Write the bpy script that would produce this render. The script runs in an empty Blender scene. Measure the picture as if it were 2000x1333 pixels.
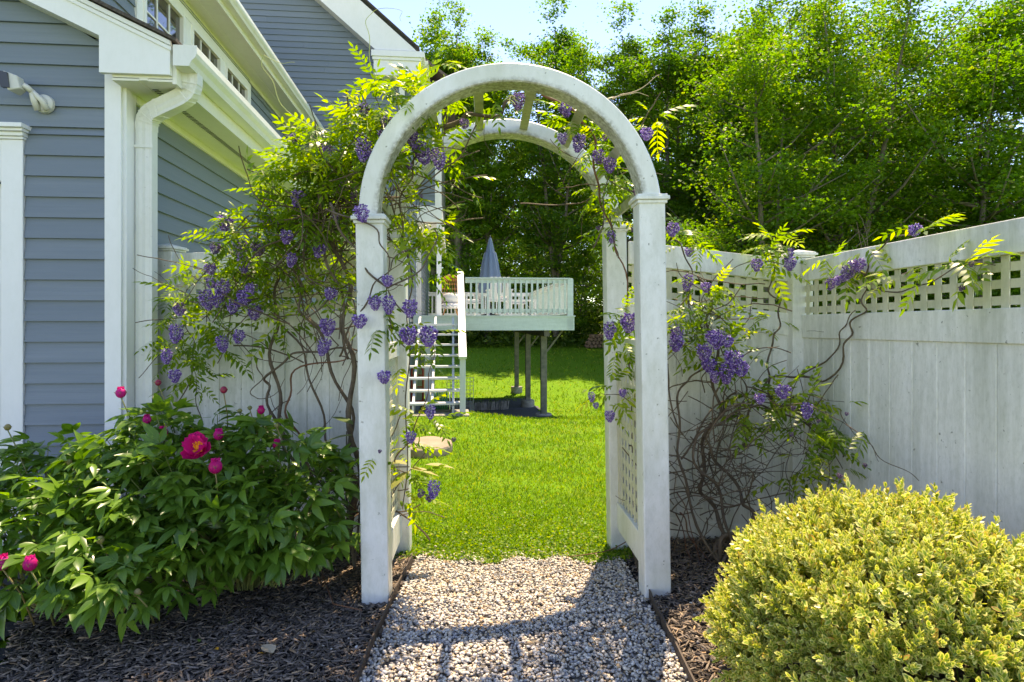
import bpy, bmesh, math, random
import numpy as np
from mathutils import Vector, Matrix, noise

R = math.radians
random.seed(7)
rng = np.random.default_rng(11)
scene = bpy.context.scene
COL = scene.collection

# ------------------------------------------------------------------ camera, sky, sun, exposure
CAM_H = 1.30
FPX = 1200.0                                    # focal length in pixels of the 2000 px wide photograph
HORIZ = 630.0
cam_d = bpy.data.cameras.new("camera")
cam_d.sensor_width = 36.0
cam_d.lens = 36.0 * FPX / 2000.0
cam_d.shift_y = -(666.5 - HORIZ) / 2000.0
cam_d.clip_start = 0.05
cam_d.clip_end = 2000.0
cam = bpy.data.objects.new("camera", cam_d)
COL.objects.link(cam)
cam.location = (0, 0, CAM_H)
cam.rotation_euler = (R(90), 0, 0)
scene.camera = cam

SUN_DIR = Vector((0.135, 0.50, 1.0)).normalized()     # from the ground towards the sun
SUN_EL = math.asin(SUN_DIR.z)
SUN_AZ = math.atan2(SUN_DIR.x, SUN_DIR.y)
world = bpy.data.worlds.new("World")
scene.world = world
world.use_nodes = True
wn = world.node_tree
bg = wn.nodes["Background"]
sky = wn.nodes.new("ShaderNodeTexSky")
sky.sky_type = 'NISHITA'
sky.sun_disc = False
sky.sun_elevation = SUN_EL
sky.sun_rotation = SUN_AZ
sky.altitude = 2600
sky.air_density = 1.0
sky.dust_density = 0.0
sky.ozone_density = 2.2
hsv = wn.nodes.new("ShaderNodeHueSaturation")
hsv.inputs["Hue"].default_value = 0.512
hsv.inputs["Saturation"].default_value = 1.12
wn.links.new(sky.outputs[0], hsv.inputs["Color"])
wn.links.new(hsv.outputs[0], bg.inputs[0])
bg.inputs[1].default_value = 0.15
sun_d = bpy.data.lights.new("sun", 'SUN')
sun_d.energy = 2.7
sun_d.angle = R(0.53)
sun_d.color = (1.0, 0.96, 0.91)
sun = bpy.data.objects.new("sun", sun_d)
COL.objects.link(sun)
sun.rotation_euler = SUN_DIR.to_track_quat('Z', 'Y').to_euler()
sun.location = (3, 10, 20)
vs = scene.view_settings
vs.view_transform = 'Standard'
vs.look = 'None'
vs.exposure = 1.97
vs.use_white_balance = True
vs.white_balance_temperature = 9900
vs.white_balance_tint = 12
vs.gamma = 1.0
vs.use_curve_mapping = False
scene.cycles.max_bounces = 8
scene.cycles.diffuse_bounces = 6
scene.cycles.glossy_bounces = 2
scene.cycles.transmission_bounces = 3
scene.cycles.transparent_max_bounces = 4
scene.cycles.caustics_reflective = False
scene.cycles.caustics_refractive = False


# ------------------------------------------------------------------ materials
def new_mat(name):
    m = bpy.data.materials.new(name)
    m.use_nodes = True
    nt = m.node_tree
    b = nt.nodes["Principled BSDF"]
    return m, nt, b


def nd(nt, typ, **kw):
    n = nt.nodes.new(typ)
    for k, v in kw.items():
        setattr(n, k, v)
    return n


def ramp(nt, fac, stops):
    r = nt.nodes.new("ShaderNodeValToRGB")
    els = r.color_ramp.elements
    while len(els) < len(stops):
        els.new(0.5)
    for e, (p, c) in zip(els, stops):
        e.position = p
        e.color = (c[0], c[1], c[2], 1)
    nt.links.new(fac, r.inputs[0])
    return r.outputs[0]


def noise_tex(nt, scale, detail=4, rough=0.6, vec=None, stretch=None, coord="Object"):
    tc = nt.nodes.new("ShaderNodeTexCoord")
    if coord == "World":
        src = nt.nodes.new("ShaderNodeNewGeometry").outputs["Position"]
    else:
        src = tc.outputs[coord]
    if stretch:
        mp = nt.nodes.new("ShaderNodeMapping")
        mp.inputs["Scale"].default_value = stretch
        nt.links.new(src, mp.inputs[0])
        src = mp.outputs[0]
    n = nt.nodes.new("ShaderNodeTexNoise")
    n.inputs["Scale"].default_value = scale
    n.inputs["Detail"].default_value = detail
    n.inputs["Roughness"].default_value = rough
    nt.links.new(src, n.inputs["Vector"])
    return n.outputs["Fac"]


def mix(nt, a, b, fac, mode='MIX'):
    m = nt.nodes.new("ShaderNodeMix")
    m.data_type = 'RGBA'
    m.blend_type = mode
    for sock, v in ((m.inputs[0], fac), (m.inputs[6], a), (m.inputs[7], b)):
        if isinstance(v, (int, float)):
            sock.default_value = v
        elif isinstance(v, tuple):
            sock.default_value = (v[0], v[1], v[2], 1)
        else:
            nt.links.new(v, sock)
    return m.outputs[2]


def math_n(nt, op, a, b=None):
    m = nt.nodes.new("ShaderNodeMath")
    m.operation = op
    for i, v in enumerate((a, b)):
        if v is None:
            continue
        if isinstance(v, (int, float)):
            m.inputs[i].default_value = v
        else:
            nt.links.new(v, m.inputs[i])
    return m.outputs[0]


def bump(nt, b, h, strength=0.2, dist=0.01):
    n = nt.nodes.new("ShaderNodeBump")
    n.inputs["Strength"].default_value = strength
    n.inputs["Distance"].default_value = dist
    nt.links.new(h, n.inputs["Height"])
    nt.links.new(n.outputs[0], b.inputs["Normal"])


def frac_rnd(nt):
    a = nd(nt, "ShaderNodeAttribute", attribute_name="rnd")
    o = nt.nodes.new("ShaderNodeObjectInfo")
    s = math_n(nt, 'ADD', a.outputs["Fac"], o.outputs["Random"])
    return math_n(nt, 'FRACT', s)


def weathered(name, base, dirt, spots=(0.16, 0.17, 0.13), amount=0.5, scale=3.0, rough=0.45, stretch=(1, 1, 0.35), spot_amt=1.0):
    m, nt, b = new_mat(name)
    n1 = noise_tex(nt, scale, 6, 0.7, stretch=stretch, coord="World")
    f1 = ramp(nt, n1, [(0.40, (0, 0, 0)), (0.72, (amount, amount, amount))])
    c = mix(nt, base, dirt, f1)
    n3 = noise_tex(nt, scale * 9, 5, 0.75, stretch=(1, 1, 0.5), coord="World")
    f3 = ramp(nt, n3, [(0.45, (0, 0, 0)), (0.75, (0.35 * amount, 0.35 * amount, 0.35 * amount))])
    c = mix(nt, c, (dirt[0] * .7, dirt[1] * .72, dirt[2] * .66), f3)
    n2 = noise_tex(nt, 38, 3, 0.5, coord="World")
    f2 = ramp(nt, n2, [(0.69, (0, 0, 0)), (0.74, (0.75 * spot_amt,) * 3)])
    c = mix(nt, c, spots, f2)
    nt.links.new(c, b.inputs["Base Color"])
    b.inputs["Roughness"].default_value = rough
    b.inputs["Specular IOR Level"].default_value = 0.35
    bump(nt, b, n3, 0.12, 0.004)
    return m


M = {}
M['vinyl'] = weathered('vinyl', (0.78, 0.79, 0.76), (0.47, 0.49, 0.39), amount=0.85, scale=3.2)
M['vinyl_fence'] = weathered('vinyl_fence', (0.79, 0.79, 0.75), (0.44, 0.46, 0.38), amount=1.0, scale=5.5, stretch=(1, 1, 0.09))
M['vinyl_lattice'] = weathered('vinyl_lattice', (0.62, 0.60, 0.46), (0.42, 0.43, 0.28), amount=0.9, scale=5, spot_amt=0.4)
M['slat_aged'] = weathered('slat_aged', (0.50, 0.50, 0.38), (0.25, 0.27, 0.15), amount=1.0, scale=9, spots=(0.10, 0.11, 0.07))
M['white_trim'] = weathered('white_trim', (0.80, 0.81, 0.80), (0.66, 0.68, 0.62), amount=0.35, scale=2, spot_amt=0.0)
M['metal_white'] = weathered('metal_white', (0.76, 0.77, 0.74), (0.62, 0.63, 0.54), amount=0.5, scale=5, rough=0.33, spot_amt=0.25)
M['soffit'] = weathered('soffit', (0.76, 0.76, 0.68), (0.62, 0.62, 0.50), amount=0.4, scale=2, spot_amt=0.0)
M['deck_white'] = weathered('deck_white', (0.60, 0.66, 0.64), (0.42, 0.48, 0.44), amount=0.7, scale=3, spot_amt=0.3, stretch=(.4, 1, 3))
M['stair_white'] = weathered('stair_white', (0.60, 0.62, 0.62), (0.45, 0.47, 0.45), amount=0.4, scale=3, spot_amt=0.1)


def arch_mat():
    m = weathered('vinyl_arch', (0.78, 0.79, 0.77), (0.56, 0.58, 0.48), amount=0.7, scale=2.6, spot_amt=1.0)
    nt = m.node_tree
    b = nt.nodes["Principled BSDF"]
    src = b.inputs["Base Color"].links[0].from_socket
    tc = nt.nodes.new("ShaderNodeTexCoord")
    sp = nt.nodes.new("ShaderNodeSeparateXYZ")
    nt.links.new(tc.outputs["Object"], sp.inputs[0])
    dz = math_n(nt, 'SUBTRACT', sp.outputs[2], 1.81)
    r2 = math_n(nt, 'ADD', math_n(nt, 'MULTIPLY', sp.outputs[0], sp.outputs[0]), math_n(nt, 'MULTIPLY', dz, dz))
    rr = math_n(nt, 'SUBTRACT', math_n(nt, 'SQRT', r2), 0.628)
    n = noise_tex(nt, 7, 6, 0.75)
    n2 = noise_tex(nt, 45, 4, 0.7)
    e = math_n(nt, 'SUBTRACT', math_n(nt, 'MULTIPLY', n, 0.055), rr)
    f = ramp(nt, e, [(0.0, (0, 0, 0)), (0.03, (1, 1, 1))])
    f = mix(nt, (0, 0, 0), f, ramp(nt, n2, [(0.35, (0.15,) * 3), (0.6, (0.9,) * 3)]))
    nt.links.new(mix(nt, src, (0.20, 0.19, 0.13), f), b.inputs["Base Color"])
    return m


M['vinyl_arch'] = arch_mat()


def siding_mat(name, c0, c1):
    m, nt, b = new_mat(name)
    n1 = noise_tex(nt, 6, 5, 0.7, stretch=(0.25, 0.25, 9), coord="World")
    c = mix(nt, c0, c1, ramp(nt, n1, [(0.3, (0, 0, 0)), (0.75, (1, 1, 1))]))
    o = nt.nodes.new("ShaderNodeObjectInfo")
    c = mix(nt, c, (c0[0] * .8, c0[1] * .83, c0[2] * .86), math_n(nt, 'MULTIPLY', o.outputs["Random"], 0.45))
    nt.links.new(c, b.inputs["Base Color"])
    b.inputs["Roughness"].default_value = 0.55
    b.inputs["Specular IOR Level"].default_value = 0.25
    n2 = noise_tex(nt, 14, 6, 0.7, stretch=(0.12, 0.12, 5), coord="World")
    bump(nt, b, n2, 0.45, 0.004)
    return m


M['siding'] = siding_mat('siding', (0.165, 0.208, 0.245), (0.205, 0.248, 0.285))
M['siding_backing'] = siding_mat('siding_backing', (0.15, 0.19, 0.23), (0.17, 0.21, 0.25))


def plain(name, c, rough=0.5, spec=0.4, nscale=None, c2=None, metallic=0.0, bumpy=0.0):
    m, nt, b = new_mat(name)
    if nscale:
        f = noise_tex(nt, nscale, 5, 0.65)
        col = mix(nt, c, c2 or tuple(v * 0.6 for v in c), ramp(nt, f, [(0.35, (0, 0, 0)), (0.68, (1, 1, 1))]))
        nt.links.new(col, b.inputs["Base Color"])
        if bumpy:
            bump(nt, b, f, bumpy, 0.01)
    else:
        b.inputs["Base Color"].default_value = (*c, 1)
    b.inputs["Roughness"].default_value = rough
    b.inputs["Specular IOR Level"].default_value = spec
    b.inputs["Metallic"].default_value = metallic
    return m


M['shingle'] = plain('shingle', (0.12, 0.10, 0.085), 0.95, 0.1, 60, (0.05, 0.045, 0.04), bumpy=0.6)
M['shingle_brown'] = plain('shingle_brown', (0.20, 0.15, 0.13), 0.95, 0.1, 30, (0.10, 0.075, 0.07), bumpy=0.5)
M['concrete'] = plain('concrete', (0.36, 0.34, 0.30), 0.9, 0.1, 12, (0.22, 0.20, 0.17), bumpy=0.4)
M['foundation'] = plain('foundation', (0.42, 0.43, 0.42), 0.9, 0.1, 14, (0.3, 0.3, 0.3), bumpy=0.3)
M['edging'] = plain('edging', (0.085, 0.06, 0.045), 0.65, 0.3, 9, (0.045, 0.035, 0.03), bumpy=0.2)
M['wood_post'] = plain('wood_post', (0.22, 0.20, 0.155), 0.85, 0.15, 7, (0.10, 0.105, 0.085), bumpy=0.4)
M['wood_old'] = plain('wood_old', (0.17, 0.145, 0.11), 0.85, 0.15, 10, (0.08, 0.075, 0.06), bumpy=0.4)
M['bark'] = plain('bark', (0.19, 0.165, 0.13), 0.95, 0.08, 5, (0.10, 0.088, 0.07), bumpy=0.6)
M['vine_bark'] = plain('vine_bark', (0.165, 0.125, 0.085), 0.8, 0.2, 26, (0.085, 0.06, 0.042), bumpy=0.5)
M['twig_red'] = plain('twig_red', (0.17, 0.08, 0.045), 0.7, 0.2)
M['tendril'] = plain('tendril', (0.42, 0.46, 0.14), 0.6, 0.3)
M['wicker'] = plain('wicker', (0.60, 0.28, 0.10), 0.55, 0.35, 20, (0.42, 0.18, 0.07))
M['cushion'] = plain('cushion', (0.70, 0.69, 0.64), 0.9, 0.1)
M['dark_hole'] = plain('dark_hole', (0.02, 0.02, 0.02), 0.9, 0.1)
M['dark_metal'] = plain('dark_metal', (0.05, 0.055, 0.05), 0.5, 0.4)
M['wire'] = plain('wire', (0.28, 0.31, 0.30), 0.45, 0.5, metallic=0.6)
M['hose'] = plain('hose', (0.02, 0.16, 0.10), 0.4, 0.5)
M['red_paint'] = plain('red_paint', (0.28, 0.035, 0.02), 0.5, 0.4)
M['lamp_plastic'] = plain('lamp_plastic', (0.62, 0.62, 0.55), 0.45, 0.4)
M['lamp_lens'] = plain('lamp_lens', (0.05, 0.055, 0.06), 0.25, 0.5)
M['blue_plastic'] = plain('blue_plastic', (0.02, 0.16, 0.45), 0.4, 0.5)
M['stamen'] = plain('stamen', (0.95, 0.42, 0.04), 0.7, 0.2)
M['stone_pale'] = plain('stone_pale', (0.36, 0.27, 0.20), 0.9, 0.15, 6, (0.25, 0.2, 0.14), bumpy=0.5)
M['dry_leaf'] = plain('dry_leaf', (0.42, 0.33, 0.22), 0.8, 0.1)
M['yellow_leaf'] = plain('yellow_leaf', (0.55, 0.26, 0.03), 0.7, 0.1)
M['log_end'] = plain('log_end', (0.30, 0.19, 0.12), 0.9, 0.1, 8, (0.16, 0.10, 0.07))


def glass_mat():
    m, nt, b = new_mat('window_glass')
    b.inputs["Base Color"].default_value = (0.012, 0.014, 0.016, 1)
    b.inputs["Roughness"].default_value = 0.03
    b.inputs["Specular IOR Level"].default_value = 1.0
    b.inputs["Coat Weight"].default_value = 0.6
    b.inputs["Coat Roughness"].default_value = 0.02
    return m


M['glass'] = glass_mat()


def umbrella_mat():
    m, nt, b = new_mat('umbrella_cloth')
    b.inputs["Base Color"].default_value = (0.11, 0.17, 0.25, 1)
    b.inputs["Roughness"].default_value = 0.85
    return m


M['umbrella'] = umbrella_mat()


def floral_mat():
    m, nt, b = new_mat('floral_cloth')
    f = noise_tex(nt, 14, 2, 0.4)
    c = ramp(nt, f, [(0.55, (0.72, 0.72, 0.70)), (0.60, (0.12, 0.16, 0.36)), (0.66, (0.72, 0.72, 0.70)), (0.72, (0.5, 0.2, 0.15))])
    nt.links.new(c, b.inputs["Base Color"])
    b.inputs["Roughness"].default_value = 0.9
    return m


M['floral'] = floral_mat()


def leaf_mat(name, stops, trans=0.42, tcol=(1.5, 1.45, 0.5), rough=0.42, spec=0.35, vein=False):
    m, nt, b = new_mat(name)
    rv = frac_rnd(nt)
    c = ramp(nt, rv, stops)
    if vein:
        e = nd(nt, "ShaderNodeAttribute", attribute_name="edge")
        f = ramp(nt, e.outputs["Fac"], [(0.0, (0.35,) * 3), (0.12, (0, 0, 0)), (1.0, (0, 0, 0))])
        c = mix(nt, c, (0.20, 0.34, 0.07), f)
    nt.links.new(c, b.inputs["Base Color"])
    b.inputs["Roughness"].default_value = rough
    b.inputs["Specular IOR Level"].default_value = spec
    t = nt.nodes.new("ShaderNodeBsdfTranslucent")
    tc = mix(nt, c, tcol, 1.0, 'MULTIPLY')
    nt.links.new(tc, t.inputs[0])
    ms = nt.nodes.new("ShaderNodeMixShader")
    ms.inputs[0].default_value = trans
    nt.links.new(b.outputs[0], ms.inputs[1])
    nt.links.new(t.outputs[0], ms.inputs[2])
    nt.links.new(ms.outputs[0], nt.nodes["Material Output"].inputs[0])
    return m


M['tree_leaf'] = leaf_mat('tree_leaf', [(0, (0.065, 0.165, 0.024)), (0.45, (0.105, 0.22, 0.028)), (0.88, (0.16, 0.28, 0.034)), (1, (0.24, 0.26, 0.04))], 0.6, (1.45, 1.6, 0.4), 0.5, 0.3)
M['under_leaf'] = leaf_mat('under_leaf', [(0, (0.045, 0.10, 0.012)), (0.6, (0.085, 0.16, 0.02)), (1, (0.15, 0.22, 0.03))], 0.45, (1.6, 1.5, 0.4), 0.5, 0.3)
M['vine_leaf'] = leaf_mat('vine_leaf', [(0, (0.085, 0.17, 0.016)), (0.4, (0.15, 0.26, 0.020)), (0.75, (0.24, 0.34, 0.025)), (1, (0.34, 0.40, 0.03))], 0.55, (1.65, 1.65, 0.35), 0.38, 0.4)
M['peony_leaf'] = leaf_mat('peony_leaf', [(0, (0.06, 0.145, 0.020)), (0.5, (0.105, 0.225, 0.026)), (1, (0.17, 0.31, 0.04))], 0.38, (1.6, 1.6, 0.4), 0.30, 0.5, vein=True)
M['pale_leaf'] = leaf_mat('pale_leaf', [(0, (0.30, 0.32, 0.10)), (1, (0.45, 0.42, 0.20))], 0.4, (1.3, 1.2, 0.7), 0.5, 0.3, vein=True)
M['big_leaf'] = leaf_mat('big_leaf', [(0, (0.07, 0.13, 0.03)), (1, (0.15, 0.20, 0.05))], 0.35, (1.4, 1.3, 0.5), 0.4, 0.4, vein=True)
M['grass_blade'] = leaf_mat('grass_blade', [(0, (0.06, 0.15, 0.014)), (0.35, (0.11, 0.23, 0.016)), (0.7, (0.18, 0.31, 0.020)), (0.93, (0.28, 0.37, 0.035)), (1, (0.42, 0.38, 0.14))], 0.5, (1.4, 1.35, 0.3), 0.5, 0.25)
M['petal_pink'] = leaf_mat('petal_pink', [(0, (0.58, 0.008, 0.16)), (1, (0.72, 0.025, 0.27))], 0.35, (1.3, 1.0, 1.1), 0.5, 0.25)
M['bud_green'] = leaf_mat('bud_green', [(0, (0.16, 0.20, 0.06)), (1, (0.30, 0.22, 0.09))], 0.1)
M['bud_dark'] = leaf_mat('bud_dark', [(0, (0.26, 0.02, 0.05)), (1, (0.35, 0.03, 0.07))], 0.1)


def petal_purple():
    m, nt, b = new_mat('wisteria_petal')
    c = ramp(nt, frac_rnd(nt), [(0, (0.08, 0.03, 0.19)), (0.35, (0.17, 0.085, 0.36)), (0.68, (0.30, 0.18, 0.53)), (0.9, (0.52, 0.39, 0.68)), (1, (0.76, 0.66, 0.78))])
    nt.links.new(c, b.inputs["Base Color"])
    b.inputs["Roughness"].default_value = 0.6
    b.inputs["Specular IOR Level"].default_value = 0.2
    return m


M['petal_purple'] = petal_purple()


def petal_faded():
    m, nt, b = new_mat('faded_petal')
    c = ramp(nt, frac_rnd(nt), [(0, (0.07, 0.03, 0.09)), (0.6, (0.14, 0.07, 0.17)), (1, (0.26, 0.17, 0.24))])
    nt.links.new(c, b.inputs["Base Color"])
    b.inputs["Roughness"].default_value = 0.7
    return m


M['petal_faded'] = petal_faded()


def box_leaf():
    m, nt, b = new_mat('variegated_leaf')
    e = nd(nt, "ShaderNodeAttribute", attribute_name="edge")
    rv = frac_rnd(nt)
    g = ramp(nt, rv, [(0, (0.12, 0.22, 0.025)), (0.6, (0.22, 0.34, 0.04)), (1, (0.36, 0.43, 0.07))])
    yc = ramp(nt, rv, [(0, (0.54, 0.54, 0.12)), (0.5, (0.68, 0.66, 0.20)), (0.9, (0.78, 0.74, 0.34)), (1, (0.55, 0.28, 0.06))])
    f = ramp(nt, e.outputs["Fac"], [(0.35, (0, 0, 0)), (0.62, (1, 1, 1))])
    c = mix(nt, g, yc, f)
    nt.links.new(c, b.inputs["Base Color"])
    b.inputs["Roughness"].default_value = 0.38
    b.inputs["Specular IOR Level"].default_value = 0.45
    t = nt.nodes.new("ShaderNodeBsdfTranslucent")
    nt.links.new(mix(nt, c, (1.2, 1.2, 0.5), 1.0, 'MULTIPLY'), t.inputs[0])
    ms = nt.nodes.new("ShaderNodeMixShader")
    ms.inputs[0].default_value = 0.35
    nt.links.new(b.outputs[0], ms.inputs[1])
    nt.links.new(t.outputs[0], ms.inputs[2])
    nt.links.new(ms.outputs[0], nt.nodes["Material Output"].inputs[0])
    return m


M['box_leaf'] = box_leaf()


def stones_mat(name, stops, rough=0.75, s=30):
    m, nt, b = new_mat(name)
    c = ramp(nt, frac_rnd(nt), stops)
    n = noise_tex(nt, s, 4, 0.6)
    c = mix(nt, c, mix(nt, c, (0.55, 0.42, 0.28), 1.0, 'MULTIPLY'), ramp(nt, n, [(0.52, (0, 0, 0)), (0.72, (0.8, 0.8, 0.8))]))
    nt.links.new(c, b.inputs["Base Color"])
    b.inputs["Roughness"].default_value = rough
    b.inputs["Specular IOR Level"].default_value = 0.25
    return m


M['gravel'] = stones_mat('gravel', [(0, (0.18, 0.18, 0.19)), (0.18, (0.34, 0.34, 0.34)), (0.34, (0.52, 0.48, 0.42)), (0.54, (0.64, 0.57, 0.47)), (0.68, (0.50, 0.34, 0.19)), (0.78, (0.66, 0.58, 0.47)), (1.0, (0.78, 0.73, 0.65))], 0.7, 45)
M['mulch'] = stones_mat('mulch', [(0, (0.06, 0.050, 0.042)), (0.45, (0.15, 0.122, 0.10)), (0.80, (0.28, 0.225, 0.18)), (0.93, (0.38, 0.27, 0.18)), (1.0, (0.46, 0.30, 0.17))], 0.75, 60)


def ground_mats():
    m, nt, b = new_mat('lawn_ground')
    n = noise_tex(nt, 1.1, 6, 0.65, coord="World")
    n2 = noise_tex(nt, 30, 5, 0.75, coord="World")
    c = ramp(nt, n2, [(0.25, (0.05, 0.13, 0.010)), (0.5, (0.11, 0.24, 0.012)), (0.75, (0.16, 0.31, 0.018))])
    c = mix(nt, c, (0.16, 0.20, 0.02), ramp(nt, n, [(0.5, (0, 0, 0)), (0.8, (0.6, 0.6, 0.6))]))
    nt.links.new(c, b.inputs["Base Color"])
    b.inputs["Roughness"].default_value = 0.9
    b.inputs["Specular IOR Level"].default_value = 0.1
    bump(nt, b, n2, 0.8, 0.03)
    M['lawn'] = m
    M['soil'] = plain('soil', (0.035, 0.030, 0.027), 0.95, 0.1, 40, (0.015, 0.013, 0.012), bumpy=0.6)
    M['path_base'] = plain('path_base', (0.16, 0.145, 0.125), 0.95, 0.1, 60, (0.08, 0.075, 0.07), bumpy=0.6)
    M['asphalt'] = plain('asphalt', (0.055, 0.057, 0.058), 0.9, 0.15, 120, (0.03, 0.031, 0.033), bumpy=0.4)
    M['deck_gravel'] = plain('deck_gravel', (0.14, 0.14, 0.15), 0.95, 0.1, 30, (0.06, 0.06, 0.07), bumpy=0.8)


ground_mats()


# ------------------------------------------------------------------ builders
class B:
    def __init__(self):
        self.v = []
        self.f = []

    def add(self, vs, fs):
        o = len(self.v)
        self.v += [tuple(p) for p in vs]
        self.f += [tuple(i + o for i in f) for f in fs]
        return self

    def box(self, x0, x1, y0, y1, z0, z1):
        vs = [(x0, y0, z0), (x1, y0, z0), (x1, y1, z0), (x0, y1, z0), (x0, y0, z1), (x1, y0, z1), (x1, y1, z1), (x0, y1, z1)]
        fs = [(3, 2, 1, 0), (4, 5, 6, 7), (0, 1, 5, 4), (1, 2, 6, 5), (2, 3, 7, 6), (3, 0, 4, 7)]
        return self.add(vs, fs)

    def hexa(self, lo, hi):
        """lo, hi: four points each, same winding"""
        return self.add(list(lo) + list(hi), [(3, 2, 1, 0), (4, 5, 6, 7), (0, 1, 5, 4), (1, 2, 6, 5), (2, 3, 7, 6), (3, 0, 4, 7)])

    def prism(self, prof, p0, p1, ax, ay):
        """profile points (a,b) in the plane ax, ay swept from p0 to p1"""
        p0, p1, ax, ay = Vector(p0), Vector(p1), Vector(ax), Vector(ay)
        n = len(prof)
        vs = [p0 + ax * a + ay * b for a, b in prof] + [p1 + ax * a + ay * b for a, b in prof]
        fs = [tuple(range(n))[::-1], tuple(range(n, 2 * n))]
        fs += [(i, (i + 1) % n, n + (i + 1) % n, n + i) for i in range(n)]
        return self.add(vs, fs)

    def beam(self, p0, p1, w, h, up=(0, 0, 1)):
        p0, p1 = Vector(p0), Vector(p1)
        d = (p1 - p0).normalized()
        up = Vector(up)
        s = d.cross(up)
        if s.length < 1e-4:
            s = Vector((1, 0, 0))
        s.normalize()
        u = s.cross(d).normalized()
        return self.prism([(-w / 2, -h / 2), (w / 2, -h / 2), (w / 2, h / 2), (-w / 2, h / 2)], p0, p1, s, u)

    def tube(self, pts, rad, sides=6, cap=True):
        pts = [Vector(p) for p in pts]
        n = len(pts)
        if not hasattr(rad, '__len__'):
            rad = [rad] * n
        o = len(self.v)
        prev = None
        for i, p in enumerate(pts):
            d = (pts[min(i + 1, n - 1)] - pts[max(i - 1, 0)])
            if d.length < 1e-9:
                d = Vector((0, 0, 1))
            d.normalize()
            if prev is None:
                a = Vector((0, 0, 1)) if abs(d.z) < 0.9 else Vector((1, 0, 0))
                s = d.cross(a).normalized()
            else:
                s = (prev - d * prev.dot(d))
                s = s.normalized() if s.length > 1e-6 else d.orthogonal().normalized()
            prev = s
            t = d.cross(s)
            for k in range(sides):
                a = 2 * math.pi * k / sides
                self.v.append(tuple(p + (s * math.cos(a) + t * math.sin(a)) * rad[i]))
        for i in range(n - 1):
            for k in range(sides):
                a, b_ = o + i * sides + k, o + i * sides + (k + 1) % sides
                self.f.append((a, b_, b_ + sides, a + sides))
        if cap:
            self.f.append(tuple(range(o, o + sides))[::-1])
            self.f.append(tuple(range(o + (n - 1) * sides, o + n * sides)))
        return self

    def lathe(self, prof, cx=0, cy=0, seg=16, wob=None):
        o = len(self.v)
        for j, (r, z) in enumerate(prof):
            for k in range(seg):
                a = 2 * math.pi * k / seg
                rr = r * (wob(j, k, seg) if wob else 1)
                self.v.append((cx + rr * math.cos(a), cy + rr * math.sin(a), z))
        for j in range(len(prof) - 1):
            for k in range(seg):
                a, b_ = o + j * seg + k, o + j * seg + (k + 1) % seg
                self.f.append((a, b_, b_ + seg, a + seg))
        self.f.append(tuple(range(o, o + seg))[::-1])
        self.f.append(tuple(range(o + (len(prof) - 1) * seg, o + len(prof) * seg)))
        return self


def obj(name, b, mat, parent=None, bevel=0.0, smooth=False, label=None, loc=None):
    me = bpy.data.meshes.new(name)
    me.from_pydata(b.v, [], b.f)
    me.update()
    if bevel == 0 or True:
        bm = bmesh.new()
        bm.from_mesh(me)
        bmesh.ops.recalc_face_normals(bm, faces=bm.faces)
        if bevel > 0:
            bmesh.ops.bevel(bm, geom=list(bm.edges), offset=bevel, segments=2, affect='EDGES', clamp_overlap=True, profile=0.5)
        bm.to_mesh(me)
        bm.free()
    if smooth:
        me.shade_smooth()
    me.materials.append(M[mat] if isinstance(mat, str) else mat)
    o = bpy.data.objects.new(name, me)
    COL.objects.link(o)
    if parent:
        o.parent = parent
    if loc:
        o.location = loc
    if label:
        o['label'] = label
    return o


def empty(name, loc, rz=0.0, label=None, cat=None, group=None):
    o = bpy.data.objects.new(name, None)
    COL.objects.link(o)
    o.location = loc
    o.rotation_euler = (0, 0, rz)
    o.empty_display_size = 0.2
    if label:
        tag(o, label, cat, group)
    return o


def tag(o, label=None, cat=None, group=None, kind=None):
    if label:
        o['label'] = label
    if cat:
        o['category'] = cat
    if group:
        o['group'] = group
    if kind:
        o['kind'] = kind
    return o


def part(name, me, parent, M4=None):
    o = bpy.data.objects.new(name, me)
    COL.objects.link(o)
    o.parent = parent
    if M4 is not None:
        o.matrix_local = M4
    return o


def np_mesh(name, V, F, mat, attrs=None, smooth=False):
    """V (n,3); F (m,k) one polygon size"""
    me = bpy.data.meshes.new(name)
    n, (m, k) = len(V), F.shape
    me.vertices.add(n)
    me.vertices.foreach_set("co", np.ascontiguousarray(V, dtype=np.float32).ravel())
    me.loops.add(m * k)
    me.loops.foreach_set("vertex_index", np.ascontiguousarray(F, dtype=np.int32).ravel())
    me.polygons.add(m)
    me.polygons.foreach_set("loop_start", np.arange(0, m * k, k, dtype=np.int32))
    if smooth:
        me.polygons.foreach_set("use_smooth", np.ones(m, dtype=bool))
    me.update(calc_edges=True)
    for an, av in (attrs or {}).items():
        a = me.attributes.new(an, 'FLOAT', 'POINT')
        a.data.foreach_set("value", np.ascontiguousarray(av, dtype=np.float32))
    me.materials.append(M[mat] if isinstance(mat, str) else mat)
    me.validate()
    return me


def frames(direction, normal):
    """(n,3,3): columns x=side, y=direction, z=normal (unit, orthogonal)"""
    d = direction / (np.linalg.norm(direction, axis=1, keepdims=True) + 1e-9)
    s = np.cross(d, normal)
    s /= (np.linalg.norm(s, axis=1, keepdims=True) + 1e-9)
    u = np.cross(s, d)
    return np.stack([s, d, u], axis=2)


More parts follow.
